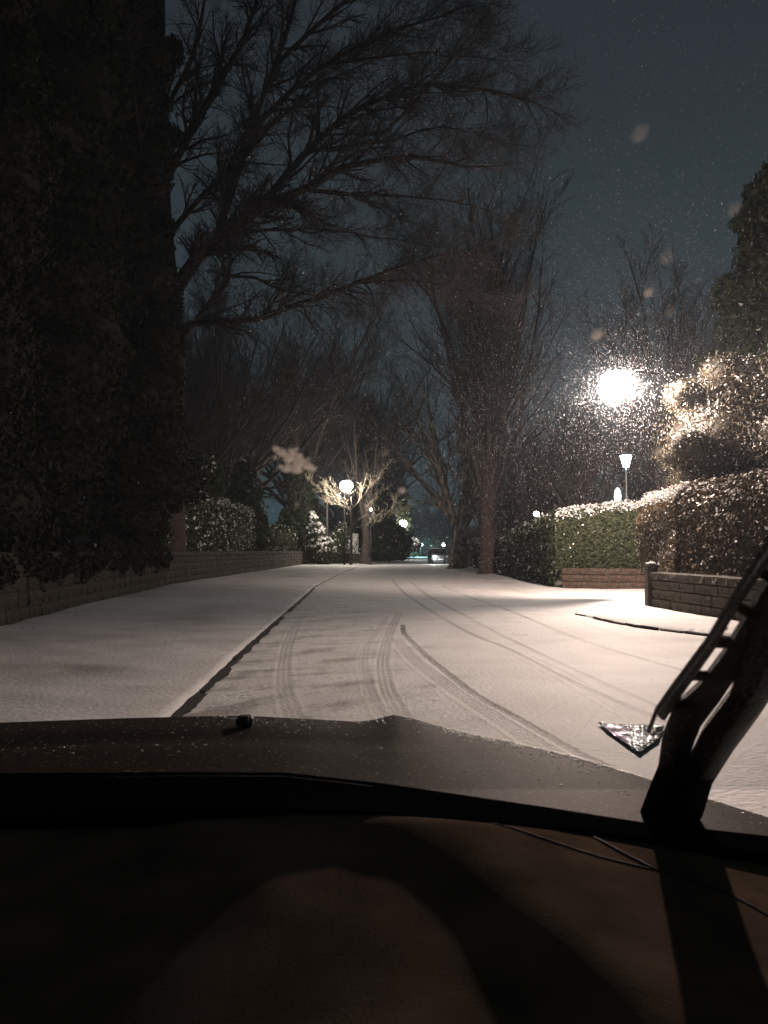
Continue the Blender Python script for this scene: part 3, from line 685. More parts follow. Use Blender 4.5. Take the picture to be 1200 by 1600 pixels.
bush('cypress_tree', 'big shaggy lamplit cypress frosted with snow at the right edge', 'tree', cl, 100000, .034, M['conifer'], .25, None, .72, .18, 31, elong=2.4, droop=1.0)
cn = []
for i in range(9):
    z = 4.5 + i * 1.15; rr = 2.9 * (1 - i / 9.6); cn.append((13.2, 26.5, z, rr, rr, .95))
    for k in range(4): a = RC.uniform(0, 6.28); cn.append((13.2 + rr * .8 * math.cos(a), 26.5 + rr * .8 * math.sin(a), z + RC.uniform(-.4, .3), rr * .35 + .25, rr * .35 + .25, .5))
bush('conifer_tree', 'tall dark conifer spire against the sky at top right', 'tree', cn, 36000, .15, M['yew'], .02, None, .7, .3, 32, elong=2.2, droop=.6)
bush('conifer_tree', 'green tinged evergreen between the lamp and the dark spire', 'tree', [(12.6, 29, 4.5, 1.8, 1.8, 1.9), (12.9, 29, 6.6, 1.4, 1.4, 1.4), (13.0, 29, 8.2, .9, .9, 1.2)], 14000, .13, M['yew'], .02, None, .7, .2, 33)

# ------------------------------------------------------------------ bare trees on the right
pt = G(762, 898); plane = G(715, 889)
vase_tree('tall_tree', 'tall upright vase shaped bare tree on the right verge', (pt.x, pt.y, .05), 20.5, .42, 6.0, 20, (4, 26), 41, kids=(9, 8, 6), rmin=.013)
vase_tree('plane_tree', 'mottled forked bare tree beside the parked car', (plane.x, plane.y, .05), 14.5, .55, 3.0, 9, (22, 42), 42, bark=M['bark_pale'], kids=(7, 7, 5), rmin=.012, lean=(.3, 0))
bt = vase_tree('bare_tree', 'spreading bare tree behind the bright street lamp', (13.0, 36, 0), 12.6, .28, 3.5, 16, (6, 42), 43, group='bare trees behind the right hedges', kids=(9, 7, 6), rmin=.014)
lab = iter(['bare garden tree just left of the bright lamp', 'bare tree behind the curving dark hedge', 'thin bare tree right of the bright lamp, against the sky', 'bare tree between the tall upright tree and the lamp',
            'bare tree crown behind the iron lantern', 'distant bare tree past the dark hedge', 'bare tree standing behind the mottled forked tree', 'bare tree deep in the gardens left of the bright lamp', 'bare tree deep in the gardens behind the bright lamp', 'bare tree deep in the gardens right of the iron lantern'])
for (x, y_, rz, s) in ((10.2, 40, 1.1, .60), (9.2, 47, 2.3, .55), (17.0, 38, 3.2, .78), (11.6, 55, 4.4, .66), (15.6, 46, 5.3, .74), (9.8, 62, .6, .50), (10.2, 80, 1.9, .72), (14.5, 62, 2.7, .85), (18.5, 56, .3, .9), (22.5, 50, 4.9, .85)):
    copy_tree(bt, (x, y_, 0), rz, s, next(lab), 'bare trees behind the right hedges')
rt = thing('bramble_hedge', 'shaggy twiggy hedge behind the two right verge trees', 'hedge', (6.6, 46, 0))
rt_w = Wood(91)
cfgb = dict(seg=[4, 3, 3], wob=[.15, .2, .2], pull=[(0, 0, .2)] * 3, tip=[.4, .5, .5], kids=[7, 5, 0], **{'from': [.1, .1, 0]}, ang=[(20, 60)] * 3, len=[.5, .5, .5], rel=True, rmin=.009)
for i in range(150):
    x = rt_w.r.uniform(0, 2.2); y_ = rt_w.r.uniform(0, 34)
    rt_w.grow(Vector((x, y_, 0)), Vector((rt_w.r.gauss(0, .25), rt_w.r.gauss(0, .25), 1)), rt_w.r.uniform(1.8, 3.4), .02, 0, cfgb)
rt_w.thick.tube([(1, 0, .0), (1, 17, .9), (1, 34, 0)], [.05, .05, .05], 5)
rt_w.build(rt)
hedge('hedge', 'clipped hedge seen between the two right verge trees', [(6.7, 46), (6.9, 62), (7.4, 78)], 1.6, .05, 2.3, 12000, .14, M['yew'], .3, .03, 24, roundtop=.4, side=-1)

# ------------------------------------------------------------------ middle distance, left of the road
mt_ = vase_tree('broad_tree', 'round crowned bare tree beyond the low limb of the beech', (-9.6, 88, 0), 25.5, .6, 7, 18, (8, 58), 51, group='bare trees in the left distance', kids=(10, 8, 6), rmin=.025)
lab = iter(['dense bare tree left of the lamp in the distance', 'bare tree rising behind the dark conifers', 'bare tree directly above the far snowy shrub', 'bare tree crown half hidden by the beech trunk'])
for (x, y_, rz, s) in ((-14.5, 70, 2.2, .8), (-18.5, 78, 4.0, .85), (-4.2, 112, .9, 1.0), (-16, 56, 5, .6)):
    copy_tree(mt_, (x, y_, 0), rz, s, next(lab), 'bare trees in the left distance')
def conif(name, label, x, y_, H, r, n, size, seed, m=None, snow=.02, group=None):
    R = random.Random(seed); L = []
    k = 8
    for i in range(k):
        z = H * (.12 + .84 * i / k); rr = r * (1 - (i / k) ** 1.3 * .85); L.append((x, y_, z, rr, rr, H / k * .8))
        for j in range(3): a = R.uniform(0, 6.28); L.append((x + rr * .7 * math.cos(a), y_ + rr * .7 * math.sin(a), z + R.uniform(-.5, .5), rr * .45, rr * .45, H / k * .5))
    return bush(name, label, 'tree', L, n, size, m or M['yew'], snow, group, .78, .25, seed, elong=2)
conif('conifer_tree', 'black conifer right of the drooping snow dusted hedge', -11.2, 63, 9.5, 2.4, 9000, .28, 61)
conif('conifer_tree', 'dark conifer just left of the lamp in the distance', -8.6, 82, 11.5, 2.6, 9000, .32, 62)
conif('conifer_tree', 'tall dark conifer behind the roadside tree by the far lamp', -2.0, 104, 23, 3.6, 12000, .42, 63)
conif('conifer_tree', 'dark conifer right above the second distant lamp', 1.6, 128, 19, 3.4, 9000, .45, 64)
# tree by the far kerb with stubby limbs, lamplit
kt = G(571, 882)
vase_tree('roadside_tree', 'slim dark tree on the left kerb under the distant lamp', (kt.x, kt.y, .05), 13.5, .42, 4.5, 7, (6, 26), 52, kids=(5, 5, 4), rmin=.016)
# snowy branches round the far lamp
lp1 = P(541, 759, 73.0)
sb = vase_tree('small_tree', 'small tree with snow laden branches glowing around the distant lamp', (lp1.x + .45, 73.2, 0), 8.0, .12, 5.2, 8, (30, 80), 53, kids=(7, 6, 4), rmin=.014, bark=M['bark'], twig=M['tree_snow'])
bush('shrub', 'pale snow covered shrub left of the distant lamp', 'shrub', [(-6.3, 76, 1.6, 1.2, 1.1, 1.5), (-6.6, 76, 3.0, .9, .9, 1.4), (-5.5, 75.5, 1.3, .9, .9, 1.1), (-6.9, 76, 4.3, .5, .5, .9)], 9000, .15, M['privet'], .8, seed=71, scale=.75)
bush('shrub', 'loose snowy shrub beside the far roadside tree', 'shrub', [(-4.8, 79, 1.8, .9, .9, 1.7), (-4.2, 79, 3.0, .8, .8, 1.3)], 4000, .16, M['yew'], .3, seed=72)
hedge('hedge', 'square clipped lamplit hedge under the distant lamp', [(-5.3, 83), (-2.8, 83)], 1.3, .5, 3.1, 5000, .15, M['privet'], .9, .7, 73, side=1)
stone_wall('stone_wall', 'short low wall beneath the lamplit clipped hedge', [(-5.4, 82.6), (-2.5, 82.6)], [.3, .3, .3, .2], (.5, .9), M['stone'], seed=9)
bush('shrub', 'bright snow loaded shrub under the second distant lamp', 'shrub', [(3.1, 128, 3.2, 1.6, 1.4, 1.3), (4.4, 126, 2.3, 1.5, 1.2, 1.1), (2.2, 129, 4.4, 1.1, 1, .9)], 9000, .26, M['privet'], .75, seed=74)
bush('bush', 'dark bush to the right of the slim kerbside tree', 'bush', [(-.2, 100, 1.8, 2.0, 1.6, 2.1), (1.6, 104, 2.3, 2.0, 1.6, 2.5)], 7000, .28, M['yew'], .05, seed=75)
bush('bush', 'wide dark bush closing the far end of the road', 'bush', [(8.5, 190, 2.2, 6, 3, 3.2), (14, 186, 2.0, 5, 3, 3.0), (3, 180, 2.0, 5, 3, 3)], 9000, .5, M['yew'], .03, seed=76)
ft = iter(['pale far tree at the end of the road, left of the gap', 'misty far tree at the end of the road, in the gap', 'misty far tree right of the gap above the parked car', 'far tree behind the mottled forked tree', 'far tree behind the second distant lamp', 'faint farthest tree above the parked car'])
for (x, y_, rz, s) in ((-4.5, 160, 1, 1.0), (9.5, 205, 2, .5), (19.5, 150, 3, .8), (24, 140, 4, .95), (-9, 150, 5, 1.2), (17, 230, 6, .62)):
    copy_tree(mt_, (x, y_, 0), rz, s, next(ft), 'far trees at the end of the road')
# distant wood that reads as one mass
wv, wn = [], []
wr = np.random.default_rng(99); n = 16000
wx = wr.uniform(-160, 160, n); wy = 240 + wr.uniform(0, 30, n); hm = 9 + 3 * smooth_noise(wx * .05, wx * 0, 5) ; wx_ok = ~((wx > 8) & (wx < 24) & (wr.random(n) < .3))
wz = wr.random(n) ** .7 * hm
Cw = np.stack([wx, wy, wz], 1)[wx_ok]; Nw = wr.normal(0, 1, Cw.shape)
V, F = leaves(Cw, Nw, 1.3, wr)
tag(mesh_obj('distant_wood', V, F, M['core']), 'dark distant wood closing the horizon', 'wood', kind='stuff')

# ------------------------------------------------------------------ lamps
WARM = (1.0, .775, .66); WHITE = (1.0, .93, .88); COOL = (.85, .97, 1.0)
def point(loc, col, power, rad, parent=None, wing=False, name='lamp_light'):
    l = bpy.data.lights.new(name, 'POINT'); l.energy = power; l.color = col; l.shadow_soft_size = rad
    o = bpy.data.objects.new(name, l); COL.objects.link(o); o.location = loc
    if parent: o.parent = parent
    if wing:     # the lantern's optic throws most light sideways along the street, little straight down and upwards
        l.use_nodes = True; n = l.node_tree; em = n.nodes['Emission']
        g = n.nodes.new('ShaderNodeNewGeometry'); s = n.nodes.new('ShaderNodeSeparateXYZ'); r = n.nodes.new('ShaderNodeValToRGB'); m = n.nodes.new('ShaderNodeMapRange')
        m.inputs['From Min'].default_value = -1; m.inputs['From Max'].default_value = 1
        n.links.new(g.outputs['Normal'], s.inputs[0]); n.links.new(s.outputs['Z'], m.inputs['Value']); n.links.new(m.outputs[0], r.inputs[0])
        el = r.color_ramp.elements; el[0].position = 0; el[0].color = (wing[0],) * 3 + (1,); el[1].position = 1; el[1].color = (wing[3],) * 3 + (1,)
        for pos, v in ((.22, wing[1]), (.36, wing[2]), (.45, wing[2]), (.52, wing[2] * .5), (.62, wing[3])): k = el.new(pos); k.color = (v, v, v, 1)
        s2 = n.nodes.new('ShaderNodeVectorMath'); s2.operation = 'MULTIPLY'; s2.inputs[1].default_value = (1, 1, 0)
        s3 = n.nodes.new('ShaderNodeVectorMath'); s3.operation = 'NORMALIZE'; s4 = n.nodes.new('ShaderNodeSeparateXYZ'); r2 = n.nodes.new('ShaderNodeMapRange'); r2.interpolation_type = 'SMOOTHSTEP'
        r2.inputs['From Min'].default_value = -.97; r2.inputs['From Max'].default_value = -.30; r2.inputs['To Min'].default_value = .07; r2.inputs['To Max'].default_value = 1
        mm = n.nodes.new('ShaderNodeMath'); mm.operation = 'MULTIPLY'
        n.links.new(g.outputs['Normal'], s2.inputs[0]); n.links.new(s2.outputs[0], s3.inputs[0]); n.links.new(s3.outputs[0], s4.inputs[0]); n.links.new(s4.outputs['X'], r2.inputs['Value'])
        n.links.new(r.outputs[0], mm.inputs[0]); n.links.new(r2.outputs[0], mm.inputs[1]); n.links.new(mm.outputs[0], em.inputs['Strength'])
    return o
def street_lamp(label, base, head, power, col=WARM, rad=.2, arm=True, group='street lamps along the road', wing=False, bowl=.3):
    t = thing('street_lamp', label, 'street lamp', base, group=group); b = Vector(base); h = Vector(head) - b; h = Vector((h.x, h.y, h.z))
    c = MB(); c.lathe([(.11, 0), (.11, 1.2), (.075, 1.28), (.055, h.z + .35)], n=12); c.build('column', M['lampmetal'], t, True)
    a = MB(); d = Vector((h.x, h.y, 0)); 
    a.tube([(0, 0, h.z + .3), (h.x * .35, h.y * .35, h.z + .55), (h.x * .8, h.y * .8, h.z + .42), (h.x, h.y, h.z + .3)], .035, 8); a.build('arm', M['lampmetal'], t, True)
    hd = MB(); hd.lathe([(.04, .40), (.12, .38), (.2, .31), (.21, .26)], (h.x, h.y, h.z), 16); hd.build('lantern_hood', M['lampmetal'], t, True)
    bl = MB(); bl.lathe([(.17, .22), (.26, .14), (.3, .02), (.29, -.08), (.22, -.2), (.12, -.27), (.03, -.29)], (h.x, h.y, h.z), 16)
    for i, v in enumerate(bl.v): bl.v[i] = tuple(Vector((h.x, h.y, h.z)) + (Vector(v) - Vector((h.x, h.y, h.z))) * (bowl / .3))
    bl.build('bowl', emis('lit_bowl', (1, .94, .92), 90, .5), t, True)
    point(h + Vector((0, 0, -.04)), col, power, rad, t, wing)
    return t
LP = P(962, 600, 20.6)
street_lamp('blazing street lamp above the right hand hedges', (P(1064, 700, 22.6).x, 22.6, .05), LP, 9000, WARM, .16, wing=(1.0, 1.6, 3.4, .3), bowl=.42)
street_lamp('distant street lamp glowing among snowy branches left of the road', (lp1.x - .2, 73.9, 0), lp1, 5500, (1, .85, .70), .3, bowl=.6)
l2 = P(630, 818, 124.0)
street_lamp('smaller, farthest street lamp above the bright snowy shrub', (l2.x - .6, 124.5, 0), l2, 3000, (1, .93, .85), .3, bowl=.6)

# iron lantern post behind the green hedge
lt = P(978, 720, 30.5); t = thing('lantern_post', 'old iron lantern with a ladder bar behind the green hedge', 'lantern', (lt.x, lt.y, 0))
hz_ = lt.z
b = MB(); b.lathe([(.13, 0), (.12, .5), (.07, .6), (.05, 2.0), (.045, hz_ - .5), (.03, hz_ - .28)], n=10); b.build('post', M['black'], t, True)
b = MB(); b.tube([(-.42, 0, hz_ - .62), (.42, 0, hz_ - .62)], .022, 6); b.tube([(-.44, 0, hz_ - .62), (-.47, 0, hz_ - .6)], .035, 6); b.tube([(.44, 0, hz_ - .62), (.47, 0, hz_ - .6)], .035, 6); b.build('ladder_bar', M['lampmetal'], t)
b = MB()
for s in (-1, 1): b.tube([(s * .03, 0, hz_ - .5), (s * .16, 0, hz_ - .42), (s * .07, 0, hz_ - .35), (s * .14, 0, hz_ - .26)], .015, 6)
b.build('scroll_bracket', M['lampmetal'], t)
b = MB(); b.lathe([(.11, -.24), (.2, .12), (.23, .2)], (0, 0, hz_), 6); b.build('lantern_glass', emis('lantern_glow', (.8, .96, 1), 40, .35), t)
b = MB(); b.lathe([(.26, .2), (.15, .34), (.05, .4), (.02, .5)], (0, 0, hz_), 6); b.build('lantern_roof', M['black'], t)
point((0, 0, hz_), COOL, 260, .1, t)
def garden_lamp(label, px, py, Y, h_px, w_px, power, col=WHITE, post=True):
    p = P(px, py, Y); s = Y / FPX; t = thing('garden_lamp', label, 'garden lamp', (p.x, p.y, 0)); hh, ww = h_px * s / 2, w_px * s / 2
    b = MB(); b.lathe([(.06, 0), (.035, .3), (.03, p.z - hh)], n=8); b.build('post', M['black'], t, True)
    b = MB(); b.lathe([(ww * .4, -hh), (ww * .85, -hh * .6), (ww, 0), (ww * .85, hh * .6), (ww * .3, hh)], (0, 0, p.z), 12); b.build('globe', emis('globe_glow', col, 25, .3), t, True)
    b = MB(); b.lathe([(ww * .5, hh), (ww * .25, hh * 1.2)], (0, 0, p.z), 8); b.build('finial', M['black'], t)
    if power: point((0, 0, p.z), col, power, ww * .6, t)
    return t
garden_lamp('narrow upright garden lamp just above the green hedge', 965, 776, 29.2, 26, 10, 25)
garden_lamp('little round lamp peeping over the curving dark hedge', 838, 803, 40, 8, 9, 40, (.95, .97, 1))
garden_lamp('pinprick lamp beside the mottled forked tree', 693, 851, 100, 5, 5, 60, (.9, 1, .95))
garden_lamp('pale teal lamp glowing in the mist at the end of the road', 657, 851, 175, 5, 8, 12000, (.55, .95, 1.0))
garden_lamp('tiny lamp beside the trunk of the kerbside tree', 579.5, 796, 77, 4.5, 4, 60)
t = thing('telegraph_pole', 'thin wooden pole standing by the far snowy shrub', 'pole', (P(511, 800, 78).x, 78, 0)); b = MB(); b.lathe([(.13, 0), (.11, 4), (.09, 7.2)], n=8); b.build('pole', M['wood'], t, True)
b = MB(); b.box((0, 0, 6.7), (1.1, .09, .1)); b.build('crossarm', M['wood'], t)

# ------------------------------------------------------------------ parked car far down the road
def parked_car():
    t = thing('parked_car', 'dark parked car with one bright headlight beside the forked tree', 'car', (P(685, 880, 82).x, 82, .02), 0.05)
    paint = mat('car_paint', (.035, .037, .04), .25, (.05, .05, .055), 4, coat=.6); glass = mat('car_glass', (.02, .025, .03), .05, spec=.8); tyre = mat('tyre', (.015,) * 3, .8); rim = mat('rim', (.4,) * 3, .3, metal=.8)
    prof = [(-2.1, .35), (-2.12, .75), (-1.95, .95), (-1.0, 1.05), (-.35, 1.55), (1.2, 1.6), (1.9, 1.1), (2.1, 1.0), (2.12, .4)]
    b = MB(); V = []
    for x, sx in ((-.86, 1), (-.9, 1), (.9, 1), (.86, 1)):
        for (yy, z) in prof: V.append((x * (1 if z < 1.1 else .82), yy * (1 if abs(x) == .9 else .985), z))
    n = len(prof); F = [(k * n + i, k * n + (i + 1) % n, (k + 1) * n + (i + 1) % n, (k + 1) * n + i) for k in range(3) for i in range(n)] + [tuple(range(n - 1, -1, -1)), tuple(3 * n + i for i in range(n))]
    b.add(V, F); body = b.build('body', paint, t)
    b = MB(); b.add([(-.68, -.99, 1.09), (.68, -.99, 1.09), (.62, -.42, 1.51), (-.62, -.42, 1.51)], [(0, 1, 2, 3)]); b.v = [(x, y_ - .03, z + .01) for x, y_, z in b.v]; b.build('windscreen', glass, t)
    for s in (-1, 1):
        b = MB(); b.add([(s * .905, -.8, 1.08), (s * .905, 1.6, 1.1), (s * .76, 1.1, 1.5), (s * .76, -.25, 1.48)], [(0, 1, 2, 3)]); b.build('side_window', glass, t)
        b = MB(); b.box((s * 1.0, -.7, 1.08), (.18, .12, .13), bev=.02); b.build('door_mirror', paint, t)
        b = MB(); b.lathe([(.10, -.02), (.1, .0), (.06, .03)], (s * .62, -2.1, .78), 12, 'Y'); 
        b.build('headlight', emis('headlight_on', (.95, .98, 1), 400) if s < 0 else mat('headlight_off', (.5, .5, .5), .1), t)
        for yw in (-1.3, 1.35):
            b = MB(); b.lathe([(.2, -.1), (.32, -.1), (.33, 0), (.32, .1), (.2, .1)], (s * .82, yw, .33), 16, 'X'); w = b.build('wheel', tyre, t, True)
            b = MB(); b.lathe([(.2, -.11), (.1, -.12), (.1, .12), (.2, .11)], (s * .82, yw, .33), 12, 'X'); b.build('rim', rim, w)
    b = MB()
    for k in range(4): b.box((0, -2.13, .62 + k * .06), (.8, .03, .025))
    b.build('grille', rim, t)
    b = MB(); b.box((0, -2.14, .48), (.5, .02, .11)); b.build('number_plate', mat('plate', (.6, .6, .55), .5), t)
    b = MB(); b.box((0, -2.1, .38), (1.7, .16, .14), bev=.03); b.build('bumper', paint, t)
    b = MB(); b.box((0, .45, 1.6), (1.3, 1.4, .05), bev=.02); b.build('roof_snow', M['snow'], t)
    l = point((-.62, -2.35, .78), (.9, .97, 1), 160, .1, t)
parked_car()

# ------------------------------------------------------------------ the car we sit in
car = thing('car', 'the dark car the street is seen from, wet bonnet and dashboard in front', 'car', (0, 1.0, 0)); CO = Vector((0, 1.0, 0))
paint = mat('bonnet_paint', (.026, .021, .017), .6, (.30, .26, .22), 150, lo=.62, hi=.74, bump=.12, bscale=260, spec=.006)
plast = mat('dash_plastic', (.060, .042, .031), .9, (.165, .118, .086), 9, bump=.10, bscale=420, spec=.0, detail=8, lo=.3, hi=.72)
rubber = mat('black_rubber', (.010, .010, .010), .7, (.016, .015, .015), 30, bump=.2, bscale=80, spec=.2)
cr = interp([(P(a, b, 1.9).x, P(a, b, 1.9).z) for a, b in ((-400, 1150), (-100, 1135), (0, 1129), (200, 1122), (370, 1118), (470, 1123), (560, 1128), (588, 1124), (615, 1117), (650, 1124), (700, 1139), (800, 1160), (900, 1183), (980, 1207), (1060, 1236), (1200, 1290), (1400, 1400))])
bk = interp([(P(a, b, 1.09).x, P(a, b, 1.09).z) for a, b in ((-600, 1240), (-200, 1215), (0, 1208), (300, 1205), (450, 1206), (600, 1222), (860, 1262), (1000, 1280), (1200, 1312), (1500, 1370))])
ny_, nx_ = 60, 140; ys = np.concatenate([np.linspace(1.05, 1.9, 40), 1.9 + np.linspace(.02, .45, 20)]); xs = np.linspace(-1.2, .98, nx_)
XX, YY = np.meshgrid(xs, ys); t_ = np.clip((YY - 1.09) / .81, -.1, 1)
zc, zb = cr(XX), bk(XX); ZZ = zb * (1 - t_) + zc * t_ + .006 * np.sin(np.clip(t_, 0, 1) * math.pi) - .016 * np.exp(-((t_ - .45) / .12) ** 2) * np.clip(.3 - XX, 0, 1)
ov = np.clip(YY - 1.9, 0, 1); ZZ -= .16 * ov + 1.6 * ov ** 2
ax_ = np.clip(np.abs(XX + .12) - .98, 0, 1); ZZ -= 3.0 * ax_ ** 2
bon = mesh_obj('bonnet', np.stack([XX, YY, ZZ], -1).reshape(-1, 3) - np.array(CO), grid_faces(len(ys), nx_), paint, car, smooth=True)
def bonz(x, y_):
    t = (y_ - 1.09) / .81; return float(bk(x) * (1 - t) + cr(x) * t + .006 * math.sin(max(0, min(1, t)) * math.pi) - .016 * math.exp(-((t - .45) / .12) ** 2) * max(0, min(1, .3 - x)))
# flanks and front of the car body
b = MB()
for s in (-1, 1): b.box((s * .92 - .12, 1.5, .38), (.06, 1.2, .5), bev=.02)
b.box((-.12, 2.2, .36), (1.6, .06, .4), bev=.02); b.v = [tuple(Vector(v) - CO) for v in b.v]; b.build('body_panels', paint, car)
# drops of melted snow on the bonnet
dv, df = [], []; import bmesh
b_ = bmesh.new(); bmesh.ops.create_icosphere(b_, subdivisions=1, radius=1); iv = np.array([v.co for v in b_.verts]); fi = np.array([[v.index for v in f.verts] for f in b_.faces]); b_.free()
half = iv.copy(); half[:, 2] = np.maximum(half[:, 2], -.15) * .55; R = random.Random(4)
drop_specs = []
for i in range(2200):
    f = R.random()
    if f < .68: x = R.uniform(.08, .60) ** .8; y_ = 1.9 - abs(R.gauss(0, .06))
    elif f < .85: x = R.uniform(-.4, .5); y_ = 1.86 - abs(R.gauss(0, .14))
    else: x = R.uniform(-.85, .8); y_ = R.uniform(1.25, 1.9)
    drop_specs.append((x, max(1.1, y_), R.uniform(.0012, .0034) * (1.25 if R.random() < .1 else 1)))
for i, (x, y_, r_) in enumerate(drop_specs): dv.append(half * r_ + np.array([x, y_ - 1.0, bonz(x, y_)])); df.append(fi + len(half) * i)
wat = mat('water_drop', (.5, .5, .5), .28, spec=1.0); wat.node_tree.nodes['Principled BSDF'].inputs['Transmission Weight'].default_value = .0
wat.node_tree.nodes['Principled BSDF'].inputs['Base Color'].default_value = (.25, .22, .2, 1)
tag(mesh_obj('water_drops', np.concatenate(dv), np.concatenate(df), wat, bon, smooth=True), kind='stuff')
# washer jet
wj = P(383, 1137, 1.62); b = MB(); b.box((wj.x, .62, bonz(wj.x, 1.62) + .012), (.034, .03, .024), bev=.006); b.box((wj.x + .004, .60, bonz(wj.x, 1.62) + .02), (.012, .012, .014)); b.build('washer_jet', rubber, bon)
# scuttle and lower edge of the windscreen
SY = .995
top = [(-500, 1214), (0, 1208), (300, 1206), (450, 1207), (600, 1224), (860, 1262), (1000, 1284), (1200, 1306), (1500, 1350)]
bot = [(-500, 1275), (0, 1268), (300, 1264), (450, 1262), (600, 1270), (860, 1293), (1000, 1312), (1200, 1345), (1500, 1395)]
V = []
for (a, b_), (c_, d_) in zip(top, bot):
    p1 = P(a, b_, 1.07); p2 = P(c_, d_, .93); p2.x = p1.x * .995
    V += [p1 - CO, Vector((p1.x, 1.075, p1.z - .05)) - CO, Vector((p2.x, .93, p2.z - .03)) - CO, p2 - CO]
F = [(i * 4 + j, i * 4 + (j + 1) % 4, i * 4 + 4 + (j + 1) % 4, i * 4 + 4 + j) for i in range(len(top) - 1) for j in range(4)] + [(3, 2, 1, 0), tuple(4 * (len(top) - 1) + j for j in range(4))]
mesh_obj('scuttle_panel', V, F, mat('black_frit', (.003, .003, .003), .9, spec=0.0), car)
# dashboard with a step and slopes put into its shape to make shade
nx_, ny_ = 220, 160; xs = np.linspace(-.9, .9, nx_); ys = np.linspace(-.35, .955, ny_); XX, YY = np.meshgrid(xs, ys)
DZ = 1.045
DE = interp([(P(a, b, .93).x, P(a, b, .93).z) for a, b in ((-500, 1275), (0, 1268), (300, 1264), (450, 1262), (600, 1270), (860, 1293), (1000, 1312), (1200, 1345), (1500, 1395))])
def D(px, py):
    z = DZ
    for _ in range(8): p = G(px, py, z); z = float(DE(p.x))
    return p
crv = np.array([[D(a, b).x, D(a, b).y] for a, b in ((300, 1262), (450, 1266), (540, 1277), (620, 1298), (700, 1340), (790, 1405), (870, 1465), (960, 1550), (1030, 1640), (1100, 1800))])
d_, sd_ = seg_dist(XX, YY, densify(crv))
sgn = -sd_
side = 1 / (1 + np.exp(sd_ / .019))
ZZ = DE(XX) - .016 + .016 * side - .012 * np.clip((YY - .9) / .055, 0, 1) ** 2 + .004 * smooth_noise(XX * 5, YY * 5, 61)
ZZ -= ((.105 + .13 * np.clip((.02 - XX) / .34, 0, 1) ** 1.2) * (1 - side) + .045 * side) * np.clip(.93 - YY, 0, .66) + .05 * np.clip(.30 - YY, 0, 1)
DASH = (xs, ys, ZZ)
def dz(x, y_):
    xs_, ys_, Z_ = DASH; i = int(np.clip(np.searchsorted(ys_, y_) - 1, 0, len(ys_) - 2)); j = int(np.clip(np.searchsorted(xs_, x) - 1, 0, len(xs_) - 2))
    u = (x - xs_[j]) / (xs_[1] - xs_[0]); v = (y_ - ys_[i]) / (ys_[1] - ys_[0])
    return float((Z_[i, j] * (1 - u) + Z_[i, j + 1] * u) * (1 - v) + (Z_[i + 1, j] * (1 - u) + Z_[i + 1, j + 1] * u) * v)
dash = mesh_obj('dashboard', np.stack([XX, YY, ZZ], -1).reshape(-1, 3) - np.array(CO), grid_faces(ny_, nx_), plast, car, smooth=True)
def dline(pts, r, name):
    b = MB(); P2 = densify(np.array([[D(a, b_).x, D(a, b_).y] for a, b_ in pts])); b.tube([(x, y_ - 1, dz(x, y_) + .0002) for x, y_ in P2], r, 6); return b.build(name, rubber, dash, True)
dline([(800, 1262), (850, 1277), (900, 1294), (960, 1325), (1022, 1354)], .0016, 'trim_seam')
dline([(640, 1252), (720, 1272), (800, 1296), (880, 1320), (960, 1342), (1090, 1372), (1200, 1420), (1300, 1490)], .0011, 'trim_seam')
# windscreen, pillars, roof and cabin
gm = bpy.data.materials.new('windscreen_glass'); gm.use_nodes = True; n = gm.node_tree; n.nodes.clear(); out = n.nodes.new('ShaderNodeOutputMaterial')
tr_ = n.nodes.new('ShaderNodeBsdfTransparent'); tr_.inputs[0].default_value = (.95, .97, .96, 1); gl = n.nodes.new('ShaderNodeBsdfGlossy'); gl.inputs['Roughness'].default_value = .02; fz = n.nodes.new('ShaderNodeFresnel'); fz.inputs[0].default_value = 1.25
mx = n.nodes.new('ShaderNodeMixShader'); n.links.new(fz.outputs[0], mx.inputs[0]); n.links.new(tr_.outputs[0], mx.inputs[1]); n.links.new(gl.outputs[0], mx.inputs[2]); n.links.new(mx.outputs[0], out.inputs[0])
def wsz(y_): return WS_Z + WS_T * (WS_Y - y_)
b = MB(); b.add([(-.85, .97 - 1, wsz(.97)), (.85, .97 - 1, wsz(.97)), (.66, -.12 - 1, wsz(-.12)), (-.66, -.12 - 1, wsz(-.12))], [(0, 1, 2, 3)])
b.build('windscreen', gm, car)
head = mat('headlining', (.10, .095, .09), .9)
b = MB(); b.box((0, -.95 - 1, wsz(-.12) + .02), (1.4, 1.7, .04)); b.build('roof', head, car)
for s in (-1, 1):
    b = MB(); b.tube([(s * .9, .99 - 1, 1.03), (s * .70, -.12 - 1, wsz(-.12))], .04, 8); b.build('windscreen_pillar', rubber, car)
    b = MB(); b.box((s * .88, -.4 - 1, .62), (.06, 2.7, .84), bev=.01); b.build('door', head, car)
b = MB(); b.box((0, -1.8 - 1, .85), (1.7, .08, 1.6)); b.build('rear_panel', head, car)
b = MB(); b.box((0, -.4 - 1, .22), (1.7, 2.8, .06)); b.build('cabin_floor', rubber, car)
for sx in (-1, 1):
    for yw in (1.75, -1.0):
        b = MB(); b.lathe([(.2, -.1), (.31, -.1), (.33, 0), (.31, .1), (.2, .1)], (sx * .80, yw - 1, .335), 18, 'X'); w_ = b.build('wheel', rubber, car, True)
